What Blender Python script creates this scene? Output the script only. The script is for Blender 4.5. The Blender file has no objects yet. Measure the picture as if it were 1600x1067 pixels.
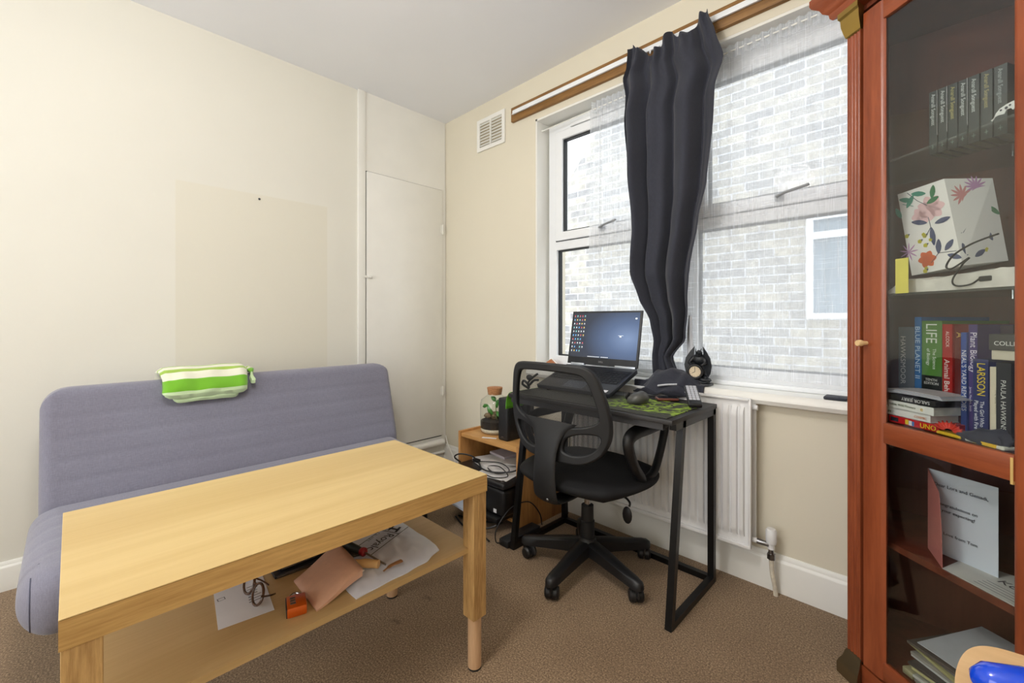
import bpy, bmesh, math, random
from mathutils import Vector, Matrix, noise
random.seed(7)
PI = math.pi
S = bpy.context.scene
COL = S.collection

# ------------------------------------------------------------ camera, world, light
F_PX = 679.0
cam_d = bpy.data.cameras.new('camera')
cam = bpy.data.objects.new('camera', cam_d); COL.objects.link(cam)
cam.location = (2.713, -2.015, 1.10)
cam.rotation_euler = (PI/2, 0, math.radians(44.6))
cam_d.sensor_width = 36.0
cam_d.lens = 36.0*F_PX/1600
cam_d.shift_y = -(533.5-499.0)/1600
cam_d.clip_start = 0.02
S.camera = cam

S.view_settings.view_transform = 'Standard'
S.view_settings.look = 'None'
S.view_settings.gamma = 1
S.view_settings.use_curve_mapping = False
S.view_settings.exposure = 0.10

w = bpy.data.worlds.new('overcast_sky'); S.world = w; w.use_nodes = True
bg = w.node_tree.nodes['Background']
bg.inputs[0].default_value = (0.88, 0.94, 1.0, 1); bg.inputs[1].default_value = 3.15

def area(name, loc, rot, sx, sy, power, col, shape='RECTANGLE', portal=False):
    l = bpy.data.lights.new(name, 'AREA'); l.shape = shape; l.size = sx
    if shape in ('RECTANGLE', 'ELLIPSE'): l.size_y = sy
    l.energy = power; l.color = col
    o = bpy.data.objects.new(name, l); COL.objects.link(o)
    o.location = loc; o.rotation_euler = rot
    if portal: l.cycles.is_portal = True
    return o
area('window_portal', (1.78, 0.16, 1.55), (PI/2, 0, 0), 1.7, 1.5, 1.0, (1, 1, 1), portal=True)
# the room's ceiling lamp (behind the photographer's shoulder) and an added fill light, no real window, at the back of the room
pl_d = bpy.data.lights.new('ceiling_lamp_light', 'POINT'); pl_d.energy = 37; pl_d.color = (1.0, 0.95, 0.89); pl_d.shadow_soft_size = 0.14
pl_o = bpy.data.objects.new('ceiling_lamp_light', pl_d); COL.objects.link(pl_o); pl_o.location = (1.85, -1.95, 2.25)
area('back_fill_light', (1.5, -4.08, 1.45), (PI/2, 0, 0), 2.2, 1.7, 40, (0.96, 0.98, 1.0))

# ------------------------------------------------------------ materials
def new_mat(name):
    m = bpy.data.materials.new(name); m.use_nodes = True
    return m, m.node_tree, m.node_tree.nodes, m.node_tree.links, m.node_tree.nodes['Principled BSDF']
def srgb(c):
    return tuple(((v/255)/12.92 if v/255 <= 0.04045 else ((v/255+0.055)/1.055)**2.4) for v in c)
def mapping(nt, scale=(1, 1, 1), rot=(0, 0, 0)):
    n, l = nt.nodes, nt.links
    tc = n.new('ShaderNodeTexCoord'); mp = n.new('ShaderNodeMapping')
    mp.inputs['Scale'].default_value = scale; mp.inputs['Rotation'].default_value = rot
    l.new(tc.outputs['Object'], mp.inputs[0]); return mp.outputs[0]
def noise_tex(nt, vec, scale, detail=4, rough=0.5, dist=0):
    t = nt.nodes.new('ShaderNodeTexNoise'); t.inputs['Scale'].default_value = scale
    t.inputs['Detail'].default_value = detail; t.inputs['Roughness'].default_value = rough
    t.inputs['Distortion'].default_value = dist
    nt.links.new(vec, t.inputs['Vector']); return t.outputs['Fac']
def ramp(nt, fac, stops):
    r = nt.nodes.new('ShaderNodeValToRGB'); e = r.color_ramp.elements
    while len(e) < len(stops): e.new(0.5)
    for i, (p, c) in enumerate(stops):
        e[i].position = p; e[i].color = (*c, 1)
    nt.links.new(fac, r.inputs[0]); return r.outputs[0]
def bump(nt, bsdf, height, strength=0.3, dist=0.002):
    b = nt.nodes.new('ShaderNodeBump'); b.inputs['Strength'].default_value = strength
    b.inputs['Distance'].default_value = dist
    nt.links.new(height, b.inputs['Height']); nt.links.new(b.outputs[0], bsdf.inputs['Normal'])
_c = {}
def plain(rgb, rough=0.5, metal=0.0, var=0.06, scale=18, bmp=0.0, spec=0.5, coat=0, name=None, emit=0):
    key = (rgb, rough, metal, var, scale, bmp, spec, coat, emit)
    if key in _c: return _c[key]
    m, nt, n, l, b = new_mat(name or 'paint_%d_%d_%d' % rgb)
    c = srgb(rgb)
    v = mapping(nt)
    f = noise_tex(nt, v, scale, 3)
    lo = tuple(x*(1-var) for x in c); hi = tuple(min(1, x*(1+var)) for x in c)
    l.new(ramp(nt, f, [(0.3, lo), (0.7, hi)]), b.inputs['Base Color'])
    b.inputs['Roughness'].default_value = rough; b.inputs['Metallic'].default_value = metal
    b.inputs['Specular IOR Level'].default_value = spec
    if coat: b.inputs['Coat Weight'].default_value = coat
    if bmp: bump(nt, b, noise_tex(nt, v, scale*6, 2), bmp, 0.001)
    if emit:
        b.inputs['Emission Color'].default_value = (*c, 1); b.inputs['Emission Strength'].default_value = emit
    _c[key] = m; return m
def wood(name, dark, light, axis='Y', rough=0.35, stretch=14, scale=3.0, fine=0.35, bmp=0.08, rings=2.2, spec=0.5):
    m, nt, n, l, b = new_mat(name)
    sc = {'X': (1/stretch, 1, 1), 'Y': (1, 1/stretch, 1), 'Z': (1, 1, 1/stretch)}[axis]
    v = mapping(nt, tuple(s*scale*4 for s in sc))
    big = noise_tex(nt, v, 1.0, 3, 0.5, rings)
    v2 = mapping(nt, tuple(s*scale*60 for s in sc))
    fi = noise_tex(nt, v2, 1.0, 5, 0.6)
    mx = n.new('ShaderNodeMix'); mx.data_type = 'FLOAT'; mx.inputs[0].default_value = fine
    l.new(big, mx.inputs[2]); l.new(fi, mx.inputs[3])
    l.new(ramp(nt, mx.outputs[0], [(0.32, srgb(dark)), (0.68, srgb(light))]), b.inputs['Base Color'])
    b.inputs['Roughness'].default_value = rough; b.inputs['Specular IOR Level'].default_value = spec
    bump(nt, b, fi, bmp, 0.001)
    return m
def fabric(name, rgb, thread=420, var=0.12, rough=0.9, sheen=0.3, bstr=0.35):
    m, nt, n, l, b = new_mat(name)
    c = srgb(rgb); v = mapping(nt)
    a = noise_tex(nt, mapping(nt, (thread, thread*0.12, thread)), 1, 2)
    d = noise_tex(nt, mapping(nt, (thread*0.12, thread, thread*0.12)), 1, 2)
    mx = n.new('ShaderNodeMix'); mx.data_type = 'FLOAT'; mx.inputs[0].default_value = 0.5
    l.new(a, mx.inputs[2]); l.new(d, mx.inputs[3])
    l.new(ramp(nt, mx.outputs[0], [(0.3, tuple(x*(1-var) for x in c)), (0.7, tuple(x*(1+var) for x in c))]), b.inputs['Base Color'])
    b.inputs['Roughness'].default_value = rough; b.inputs['Sheen Weight'].default_value = sheen
    b.inputs['Specular IOR Level'].default_value = 0.2
    bump(nt, b, mx.outputs[0], bstr, 0.001)
    return m
def glass_mat(name, tint=(1, 1, 1), refl=1.0, haze=0.0):
    m = bpy.data.materials.new(name); m.use_nodes = True; nt = m.node_tree; nt.nodes.clear()
    n, l = nt.nodes, nt.links
    out = n.new('ShaderNodeOutputMaterial'); tr = n.new('ShaderNodeBsdfTransparent'); gl = n.new('ShaderNodeBsdfGlossy')
    tr.inputs[0].default_value = (*tint, 1); gl.inputs['Roughness'].default_value = 0.02
    fr = n.new('ShaderNodeLayerWeight'); fr.inputs[0].default_value = 0.5
    pw = n.new('ShaderNodeMath'); pw.operation = 'POWER'; pw.inputs[1].default_value = 5; l.new(fr.outputs['Facing'], pw.inputs[0])
    ma = n.new('ShaderNodeMath'); ma.operation = 'MULTIPLY_ADD'; ma.inputs[1].default_value = 0.96; ma.inputs[2].default_value = 0.04; l.new(pw.outputs[0], ma.inputs[0])
    mu = n.new('ShaderNodeMath'); mu.operation = 'MULTIPLY'; mu.inputs[1].default_value = refl; mu.use_clamp = True
    l.new(ma.outputs[0], mu.inputs[0])
    mx = n.new('ShaderNodeMixShader'); l.new(mu.outputs[0], mx.inputs[0]); l.new(tr.outputs[0], mx.inputs[1]); l.new(gl.outputs[0], mx.inputs[2])
    last = mx
    if haze:
        df = n.new('ShaderNodeBsdfDiffuse'); df.inputs[0].default_value = (0.8, 0.8, 0.8, 1)
        m2 = n.new('ShaderNodeMixShader'); m2.inputs[0].default_value = haze
        l.new(mx.outputs[0], m2.inputs[1]); l.new(df.outputs[0], m2.inputs[2]); last = m2
    l.new(last.outputs[0], out.inputs[0]); return m

def wall_mat(name, rgb, patch=None):
    m, nt, n, l, b = new_mat(name)
    c = srgb(rgb); v = mapping(nt)
    f = noise_tex(nt, v, 1.3, 4)
    col = ramp(nt, f, [(0.3, tuple(x*0.975 for x in c)), (0.7, tuple(min(1, x*1.02) for x in c))])
    if patch:   # a repainted rectangle (y0,y1,z0,z1) of slightly darker cream
        y0, y1, z0, z1, fac = patch
        sx = n.new('ShaderNodeSeparateXYZ'); l.new(v, sx.inputs[0])
        def step(sock, lo, hi):
            a = n.new('ShaderNodeMapRange'); a.inputs[1].default_value = lo; a.inputs[2].default_value = lo+0.006
            l.new(sock, a.inputs[0])
            c2 = n.new('ShaderNodeMapRange'); c2.inputs[1].default_value = hi; c2.inputs[2].default_value = hi-0.006
            l.new(sock, c2.inputs[0])
            mu = n.new('ShaderNodeMath'); mu.operation = 'MULTIPLY'; l.new(a.outputs[0], mu.inputs[0]); l.new(c2.outputs[0], mu.inputs[1])
            return mu.outputs[0]
        mm = n.new('ShaderNodeMath'); mm.operation = 'MULTIPLY'
        l.new(step(sx.outputs[1], y0, y1), mm.inputs[0]); l.new(step(sx.outputs[2], z0, z1), mm.inputs[1])
        mx = n.new('ShaderNodeMix'); mx.data_type = 'RGBA'
        l.new(mm.outputs[0], mx.inputs[0]); l.new(col, mx.inputs[6]); mx.inputs[7].default_value = tuple(x*k for x, k in zip(c, fac))+(1,)
        col = mx.outputs[2]
    l.new(col, b.inputs['Base Color'])
    b.inputs['Roughness'].default_value = 0.6; b.inputs['Specular IOR Level'].default_value = 0.3
    bump(nt, b, noise_tex(nt, v, 60, 3), 0.12, 0.002)
    return m

M = {}
M['cream'] = wall_mat('cream_wall_paint', (229, 227, 217), (-1.654, -0.896, 0.5, 1.80, (0.965, 0.95, 0.91)))
M['cream2'] = wall_mat('window_wall_paint', (224, 217, 198))
M['ceil'] = wall_mat('ceiling_paint', (243, 245, 250))
M['white'] = plain((238, 237, 231), 0.35, var=0.02, scale=5, bmp=0.05, name='white_gloss_paint')
M['upvc'] = plain((240, 243, 246), 0.25, var=0.01, name='white_window_plastic')
M['gasket'] = plain((30, 32, 36), 0.5, name='black_window_seal')
M['rad'] = plain((236, 236, 236), 0.3, var=0.01, name='radiator_enamel')
M['black'] = plain((21, 21, 23), 0.42, name='black_plastic', bmp=0.1)
M['black_soft'] = plain((27, 28, 30), 0.55, name='soft_black_plastic', bmp=0.1)
M['blackmetal'] = plain((15, 15, 16), 0.35, metal=0.3, name='black_powder_coat')
M['chrome'] = plain((190, 190, 192), 0.18, metal=1.0, name='chrome')
M['steel'] = plain((150, 150, 152), 0.3, metal=1.0, name='steel')
M['rubber'] = plain((22, 22, 23), 0.8, name='rubber')
M['paper'] = plain((232, 233, 238), 0.7, var=0.02, name='white_paper')
M['ink'] = plain((40, 42, 55), 0.6, name='dark_ink')
M['grey_ink'] = plain((120, 122, 130), 0.6, name='grey_ink')
M['tabletop'] = wood('pale_oak_veneer', (194, 164, 106), (212, 185, 128), 'Y', 0.42, 22, 1.6, 0.25, 0.02, 1.2)
M['tableside'] = wood('oak_veneer_edge', (176, 134, 74), (222, 182, 116), 'Y', 0.45, 18, 3.2, 0.55, 0.05, 1.5)
M['tableleg'] = wood('oak_veneer_leg', (158, 118, 66), (224, 184, 124), 'Z', 0.45, 12, 4.0, 0.5, 0.06, 3.0)
M['shelfwood'] = wood('oak_veneer_shelf', (186, 152, 100), (206, 174, 122), 'Y', 0.5, 20, 2.2, 0.3, 0.03, 1.5)
M['dowel'] = wood('pale_beech_dowel', (196, 156, 118), (220, 184, 146), 'Z', 0.55, 12, 4, 0.4)
M['pine'] = wood('honey_pine', (170, 120, 66), (214, 164, 100), 'X', 0.5, 10, 3.0, 0.4, 0.05, 2.5)
M['pinez'] = wood('honey_pine_upright', (160, 110, 58), (206, 152, 90), 'Z', 0.5, 10, 3.0, 0.4, 0.05, 2.5)
M['batten'] = wood('stained_batten', (116, 80, 38), (158, 116, 62), 'X', 0.55, 12, 4.0, 0.45, 0.05, 3.0)
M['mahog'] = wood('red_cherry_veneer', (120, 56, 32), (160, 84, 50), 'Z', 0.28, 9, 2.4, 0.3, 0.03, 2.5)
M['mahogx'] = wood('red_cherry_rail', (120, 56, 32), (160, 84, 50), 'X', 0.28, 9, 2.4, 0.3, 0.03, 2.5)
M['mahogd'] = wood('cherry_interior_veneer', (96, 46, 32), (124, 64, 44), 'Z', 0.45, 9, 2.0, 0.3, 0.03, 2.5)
M['brass'] = plain((176, 146, 78), 0.3, metal=0.9, name='aged_brass')
M['birch'] = wood('birch_ply', (222, 182, 130), (236, 200, 150), 'X', 0.4, 8, 2.0, 0.3, 0.02)
M['blue_gloss'] = plain((10, 70, 215), 0.15, var=0.03, coat=0.6, name='cobalt_gloss_plastic')
M['cork'] = plain((176, 122, 80), 0.85, var=0.25, scale=140, bmp=0.4, name='cork')
M['glass'] = glass_mat('window_glass', refl=0.2)
M['cabglass'] = glass_mat('cabinet_glass', (0.93, 0.95, 0.94), 1.6)
M['jarglass'] = glass_mat('jar_glass', (0.96, 0.98, 0.96), 1.2)
M['shelfglass'] = glass_mat('shelf_glass', (0.86, 0.93, 0.90), 1.0, 0.06)
M['lens'] = glass_mat('spectacle_lens', (0.9, 0.9, 0.97), 1.6, 0.08)

def carpet_mat():
    m, nt, n, l, b = new_mat('brown_carpet')
    v = mapping(nt)
    f = noise_tex(nt, v, 190, 4, 0.75); g = noise_tex(nt, v, 1.6, 4, 0.6)
    st = noise_tex(nt, v, 9, 2, 0.5)
    c1 = ramp(nt, f, [(0.32, srgb((84, 68, 52))), (0.5, srgb((142, 118, 92))), (0.68, srgb((196, 170, 138)))])
    mx = n.new('ShaderNodeMix'); mx.data_type = 'RGBA'; mx.blend_type = 'MULTIPLY'; mx.inputs[0].default_value = 1
    l.new(c1, mx.inputs[6]); l.new(ramp(nt, g, [(0.35, (0.78, 0.76, 0.74)), (0.65, (1, 1, 1))]), mx.inputs[7])
    m2 = n.new('ShaderNodeMix'); m2.data_type = 'RGBA'; m2.blend_type = 'MULTIPLY'; m2.inputs[0].default_value = 1
    l.new(mx.outputs[2], m2.inputs[6]); l.new(ramp(nt, st, [(0.22, (0.62, 0.58, 0.55)), (0.30, (1, 1, 1))]), m2.inputs[7])
    l.new(m2.outputs[2], b.inputs['Base Color']); b.inputs['Roughness'].default_value = 0.95
    b.inputs['Sheen Weight'].default_value = 0.2; b.inputs['Specular IOR Level'].default_value = 0.1
    bump(nt, b, f, 0.35, 0.002); return m
M['carpet'] = carpet_mat()

def brick_mat():
    m, nt, n, l, b = new_mat('london_stock_brick')
    v = mapping(nt, (1, 1, 1), (PI/2, 0, 0))
    t = n.new('ShaderNodeTexBrick'); t.inputs['Scale'].default_value = 1
    t.inputs['Brick Width'].default_value = 0.225; t.inputs['Row Height'].default_value = 0.075
    t.inputs['Mortar Size'].default_value = 0.006; t.inputs['Mortar Smooth'].default_value = 0.3
    t.inputs['Color1'].default_value = (*srgb((158, 157, 155)), 1); t.inputs['Color2'].default_value = (*srgb((196, 190, 174)), 1)
    t.inputs['Mortar'].default_value = (*srgb((216, 218, 220)), 1)
    l.new(v, t.inputs[0])
    g = noise_tex(nt, mapping(nt), 9, 4, 0.6)
    mx = n.new('ShaderNodeMix'); mx.data_type = 'RGBA'; mx.blend_type = 'MULTIPLY'; mx.inputs[0].default_value = 1
    l.new(t.outputs[0], mx.inputs[6]); l.new(ramp(nt, g, [(0.3, (0.62, 0.62, 0.66)), (0.65, (1, 1, 1))]), mx.inputs[7])
    l.new(mx.outputs[2], b.inputs['Base Color']); b.inputs['Roughness'].default_value = 0.9
    return m
M['brick'] = brick_mat()

def net_mat():
    m = bpy.data.materials.new('sheer_net'); m.use_nodes = True; nt = m.node_tree; nt.nodes.clear()
    n, l = nt.nodes, nt.links
    out = n.new('ShaderNodeOutputMaterial'); tr = n.new('ShaderNodeBsdfTransparent')
    df = n.new('ShaderNodeBsdfDiffuse'); tl = n.new('ShaderNodeBsdfTranslucent')
    df.inputs[0].default_value = (0.92, 0.94, 0.97, 1); tl.inputs[0].default_value = (0.94, 0.96, 0.99, 1)
    mx = n.new('ShaderNodeMixShader'); mx.inputs[0].default_value = 0.75; l.new(df.outputs[0], mx.inputs[1]); l.new(tl.outputs[0], mx.inputs[2])
    a = noise_tex(nt, mapping(nt, (260, 40, 5)), 1, 2); c = noise_tex(nt, mapping(nt, (9, 9, 240)), 1, 2)
    ra = ramp(nt, a, [(0.0, (0.42,)*3), (0.58, (0.47,)*3), (0.66, (0.70,)*3)]); rc = ramp(nt, c, [(0.0, (0.0,)*3), (0.60, (0.03,)*3), (0.68, (0.28,)*3)])
    ad = n.new('ShaderNodeMath'); ad.operation = 'ADD'; l.new(ra, ad.inputs[0]); l.new(rc, ad.inputs[1]); ad.use_clamp = True
    m2 = n.new('ShaderNodeMixShader'); l.new(ad.outputs[0], m2.inputs[0]); l.new(tr.outputs[0], m2.inputs[1]); l.new(mx.outputs[0], m2.inputs[2])
    l.new(m2.outputs[0], out.inputs[0]); return m
M['net'] = net_mat()

def mesh_mat():   # the chair's see-through woven net
    m = bpy.data.materials.new('black_open_mesh'); m.use_nodes = True; nt = m.node_tree
    n, l = nt.nodes, nt.links; b = n['Principled BSDF']; out = n['Material Output']
    b.inputs['Base Color'].default_value = (0.012, 0.012, 0.013, 1); b.inputs['Roughness'].default_value = 0.6
    tc = n.new('ShaderNodeTexCoord'); sx = n.new('ShaderNodeSeparateXYZ'); l.new(tc.outputs['Object'], sx.inputs[0])
    def wave(sock):
        k = n.new('ShaderNodeMath'); k.operation = 'MULTIPLY'; k.inputs[1].default_value = 2*PI/0.0045; l.new(sock, k.inputs[0])
        s = n.new('ShaderNodeMath'); s.operation = 'SINE'; l.new(k.outputs[0], s.inputs[0]); return s.outputs[0]
    p = n.new('ShaderNodeMath'); p.operation = 'MULTIPLY'; l.new(wave(sx.outputs[0]), p.inputs[0]); l.new(wave(sx.outputs[2]), p.inputs[1])
    g = n.new('ShaderNodeMath'); g.operation = 'GREATER_THAN'; g.inputs[1].default_value = 0.05; l.new(p.outputs[0], g.inputs[0])
    tr = n.new('ShaderNodeBsdfTransparent'); mx = n.new('ShaderNodeMixShader')
    l.new(g.outputs[0], mx.inputs[0]); l.new(b.outputs[0], mx.inputs[1]); l.new(tr.outputs[0], mx.inputs[2]); l.new(mx.outputs[0], out.inputs[0])
    return m
M['chairmesh'] = mesh_mat()

# ------------------------------------------------------------ mesh helpers
def NB(): return bmesh.new()
def bx(bm, lo, hi, bev=0.0, seg=2):
    r = bmesh.ops.create_cube(bm, size=1)
    vs = r['verts']
    for v in vs:
        v.co = Vector([(lo[i]+hi[i])/2 + v.co[i]*(hi[i]-lo[i]) for i in range(3)])
    if bev:
        es = list({e for v in vs for e in v.link_edges})
        bmesh.ops.bevel(bm, geom=es, offset=bev, segments=seg, affect='EDGES', profile=0.5, clamp_overlap=True)
    return bm
def cyl(bm, p0, p1, r0, r1=None, seg=24, cap=True):
    p0, p1 = Vector(p0), Vector(p1); r1 = r0 if r1 is None else r1
    d = p1-p0; q = d.to_track_quat('Z', 'Y').to_matrix().to_4x4()
    mt = Matrix.Translation((p0+p1)/2) @ q
    bmesh.ops.create_cone(bm, cap_ends=cap, segments=seg, radius1=r0, radius2=r1, depth=d.length, matrix=mt); return bm
def sph(bm, c, r, sc=(1, 1, 1), seg=20, rot=None):
    mt = Matrix.Translation(c) @ (rot.to_4x4() if rot else Matrix.Identity(4)) @ Matrix.Diagonal((r*sc[0], r*sc[1], r*sc[2], 1))
    bmesh.ops.create_uvsphere(bm, u_segments=seg, v_segments=seg//2, radius=1, matrix=mt); return bm
def smooth_path(pts, n=8):
    pts = [Vector(p) for p in pts]; out = []
    for i in range(len(pts)-1):
        p0 = pts[max(i-1, 0)]; p1 = pts[i]; p2 = pts[i+1]; p3 = pts[min(i+2, len(pts)-1)]
        for k in range(n):
            t = k/n
            out.append(0.5*((2*p1)+(-p0+p2)*t+(2*p0-5*p1+4*p2-p3)*t*t+(-p0+3*p1-3*p2+p3)*t**3))
    out.append(pts[-1]); return out
def tube(bm, pts, r, seg=8, smooth=0, closed=False, flat=1.0, caps=True, up=(0, 0, 1)):
    """sweep; r number or list; flat scales the section's second axis"""
    if smooth: pts = smooth_path(pts, smooth)
    pts = [Vector(p) for p in pts]; n = len(pts); rings = []
    upv = Vector(up); prev = None
    for i, p in enumerate(pts):
        a = pts[(i-1) % n] if (closed or i > 0) else p; b = pts[(i+1) % n] if (closed or i < n-1) else p
        t = (b-a); t = t.normalized() if t.length > 1e-9 else Vector((0, 0, 1))
        if prev is None:
            s = t.cross(upv)
            if s.length < 1e-3: s = t.cross(Vector((1, 0, 0)))
        else:
            s = prev-t*prev.dot(t)
            if s.length < 1e-6: s = t.cross(upv)
        s.normalize(); prev = s; o = s.cross(t)
        rr = r[min(int(i*len(r)/n), len(r)-1)] if isinstance(r, (list, tuple)) else r
        rings.append([bm.verts.new(p+s*math.cos(2*PI*k/seg)*rr+o*math.sin(2*PI*k/seg)*rr*flat) for k in range(seg)])
    for i in range(n if closed else n-1):
        A, B = rings[i], rings[(i+1) % n]
        for k in range(seg):
            bm.faces.new((A[k], A[(k+1) % seg], B[(k+1) % seg], B[k]))
    if not closed and caps:
        bm.faces.new(rings[0][::-1]); bm.faces.new(rings[-1])
    return bm
def lathe(bm, prof, c=(0, 0, 0), seg=32):
    rings = []
    for r, z in prof:
        if r < 1e-6: rings.append([bm.verts.new((c[0], c[1], c[2]+z))])
        else: rings.append([bm.verts.new((c[0]+r*math.cos(2*PI*k/seg), c[1]+r*math.sin(2*PI*k/seg), c[2]+z)) for k in range(seg)])
    for A, B in zip(rings, rings[1:]):
        for k in range(seg):
            k2 = (k+1) % seg
            if len(A) == 1 and len(B) == 1: break
            if len(A) == 1: bm.faces.new((A[0], B[k2], B[k]))
            elif len(B) == 1: bm.faces.new((A[k], A[k2], B[0]))
            else: bm.faces.new((A[k], A[k2], B[k2], B[k]))
    return bm
def prism(bm, poly, h, mt=None, holes=()):
    """polygon (x,y) extruded to thickness h along z, then transformed"""
    start = set(bm.verts)
    es = []
    for lp in [poly]+list(holes):
        vs = [bm.verts.new((p[0], p[1], 0)) for p in lp]
        es += [bm.edges.new((vs[i], vs[(i+1) % len(vs)])) for i in range(len(vs))]
    r = bmesh.ops.triangle_fill(bm, use_beauty=True, use_dissolve=False, edges=es)
    fs = [g for g in r['geom'] if isinstance(g, bmesh.types.BMFace)]
    ex = bmesh.ops.extrude_face_region(bm, geom=fs)
    for g in ex['geom']:
        if isinstance(g, bmesh.types.BMVert): g.co.z += h
    if mt is not None:
        for v in [v for v in bm.verts if v not in start]: v.co = mt @ v.co
    return bm
def grid(bm, nu, nv, fn, thick=0.0):
    V = [[bm.verts.new(fn(i/(nu-1), j/(nv-1))) for j in range(nv)] for i in range(nu)]
    for i in range(nu-1):
        for j in range(nv-1):
            bm.faces.new((V[i][j], V[i+1][j], V[i+1][j+1], V[i][j+1]))
    return bm
def slab(bm, nu, nv, top, bot):
    """closed sheet between two surfaces"""
    A = [[bm.verts.new(top(i/(nu-1), j/(nv-1))) for j in range(nv)] for i in range(nu)]
    B = [[bm.verts.new(bot(i/(nu-1), j/(nv-1))) for j in range(nv)] for i in range(nu)]
    for i in range(nu-1):
        for j in range(nv-1):
            bm.faces.new((A[i][j], A[i+1][j], A[i+1][j+1], A[i][j+1]))
            bm.faces.new((B[i][j], B[i][j+1], B[i+1][j+1], B[i+1][j]))
    for i in range(nu-1):
        bm.faces.new((A[i][0], B[i][0], B[i+1][0], A[i+1][0])); bm.faces.new((A[i][-1], A[i+1][-1], B[i+1][-1], B[i][-1]))
    for j in range(nv-1):
        bm.faces.new((A[0][j], A[0][j+1], B[0][j+1], B[0][j])); bm.faces.new((A[-1][j], B[-1][j], B[-1][j+1], A[-1][j+1]))
    return bm
def pad(poly, L, r, n=5):
    """closed profile poly of (a,b), extruded 0..L along c with rounded ends; returns list of (a,b,c) rings"""
    cx = sum(p[0] for p in poly)/len(poly); cy = sum(p[1] for p in poly)/len(poly)
    rings = []
    def ring(c, ins):
        out = []
        m = len(poly)
        for i in range(m):
            p = Vector(poly[i]); a = Vector(poly[i-1]); b = Vector(poly[(i+1) % m])
            t = (b-a).normalized(); nn = Vector((t.y, -t.x))
            if (p+nn*0.001-Vector((cx, cy))).length > (p-Vector((cx, cy))).length: nn = -nn
            out.append((p.x+nn.x*ins, p.y+nn.y*ins, c))
        return out
    for k in range(n+1):
        th = PI/2*k/n; rings.append(ring(r-r*math.sin(th), r-r*math.cos(th)) if False else ring(r*(1-math.sin(th)), r*(1-math.sin(PI/2-0) + 0) if False else r*(1-math.sqrt(max(0, 1-(1-math.sin(th))**2)))))
    rev = [[(p[0], p[1], L-p[2]) for p in rg] for rg in rings[::-1]]
    return rings+rev
def loft(bm, rings, caps=True):
    VR = [[bm.verts.new(p) for p in r] for r in rings]; m = len(VR[0])
    for A, B in zip(VR, VR[1:]):
        for k in range(m): bm.faces.new((A[k], A[(k+1) % m], B[(k+1) % m], B[k]))
    if caps: bm.faces.new(VR[0][::-1]); bm.faces.new(VR[-1])
    return bm

ROOT = {}
def wmat(o): return ROOT.get(o.name, Matrix.Identity(4)) if o else Matrix.Identity(4)
def obj(name, bm, mat, parent=None, local=False, smooth=35, bevel=0):
    """link bm as one object; geometry is in world axes unless local"""
    R = wmat(parent)
    if parent is not None and not local: bm.transform(R.inverted())
    bmesh.ops.recalc_face_normals(bm, faces=bm.faces)
    me = bpy.data.meshes.new(name); 
    if smooth:
        bm.normal_update()
        for f in bm.faces: f.smooth = True
        for e in bm.edges:
            if len(e.link_faces) == 2 and e.calc_face_angle(0) > math.radians(smooth): e.smooth = False
    bm.to_mesh(me); bm.free()
    mats = mat if isinstance(mat, (list, tuple)) else [mat]
    for m in mats: me.materials.append(m)
    o = bpy.data.objects.new(name, me); COL.objects.link(o)
    if parent is not None: o.parent = parent
    ROOT[o.name] = R
    if bevel:
        b = o.modifiers.new('bevel', 'BEVEL'); b.width = bevel; b.segments = 2; b.limit_method = 'ANGLE'; b.angle_limit = math.radians(40)
    return o
def thing(name, label, cat, loc=(0, 0, 0), rotz=0, group=None):
    o = bpy.data.objects.new(name, None); COL.objects.link(o); o.empty_display_size = 0.05
    o.location = loc; o.rotation_euler = (0, 0, rotz)
    ROOT[o.name] = Matrix.Translation(loc) @ Matrix.Rotation(rotz, 4, 'Z')
    return tag(o, label, cat, group)
def tag(o, label, cat, group=None, kind=None):
    o['label'] = label; o['category'] = cat
    if group: o['group'] = group
    if kind: o['kind'] = kind
    return o
def struct(name, bm, mat, parent=None, smooth=35):
    o = obj(name, bm, mat, parent, smooth=smooth)
    if parent is None: o['kind'] = 'structure'
    return o
def txt(name, body, size, org, xdir, ydir, mat, parent, align='LEFT', thick=0.0002, squash=1.0, space=1.0):
    """lettering as a mesh; org world (or local frame of parent if tuple flag), xdir/ydir unit vectors"""
    cu = bpy.data.curves.new(name, 'FONT'); cu.body = body; cu.size = size; cu.extrude = thick; cu.align_x = align
    cu.space_character = space; cu.resolution_u = 3
    tmp = bpy.data.objects.new('tmp', cu); COL.objects.link(tmp)
    dg = bpy.context.evaluated_depsgraph_get(); dg.update()
    me = bpy.data.meshes.new_from_object(tmp.evaluated_get(dg))
    bpy.data.objects.remove(tmp); bpy.data.curves.remove(cu)
    x = Vector(xdir).normalized(); y = Vector(ydir).normalized(); z = x.cross(y)
    mt = Matrix(((x.x*squash, y.x, z.x, org[0]), (x.y*squash, y.y, z.y, org[1]), (x.z*squash, y.z, z.z, org[2]), (0, 0, 0, 1)))
    bm = NB(); bm.from_mesh(me); bpy.data.meshes.remove(me); bm.transform(mt)
    return obj(name, bm, mat, parent, smooth=0)

def ring(b, x0, x1, z0, z1, t, y0, y1):
    tx, tb, tt = (t, t, t) if not isinstance(t, tuple) else t
    prism(b, [(x0, z0), (x1, z0), (x1, z1), (x0, z1)], y1-y0, Matrix(((1, 0, 0, 0), (0, 0, 1, y0), (0, 1, 0, 0), (0, 0, 0, 1))), [[(x0+tx, z0+tb), (x1-tx, z0+tb), (x1-tx, z1-tt), (x0+tx, z1-tt)]])
    return b
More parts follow.
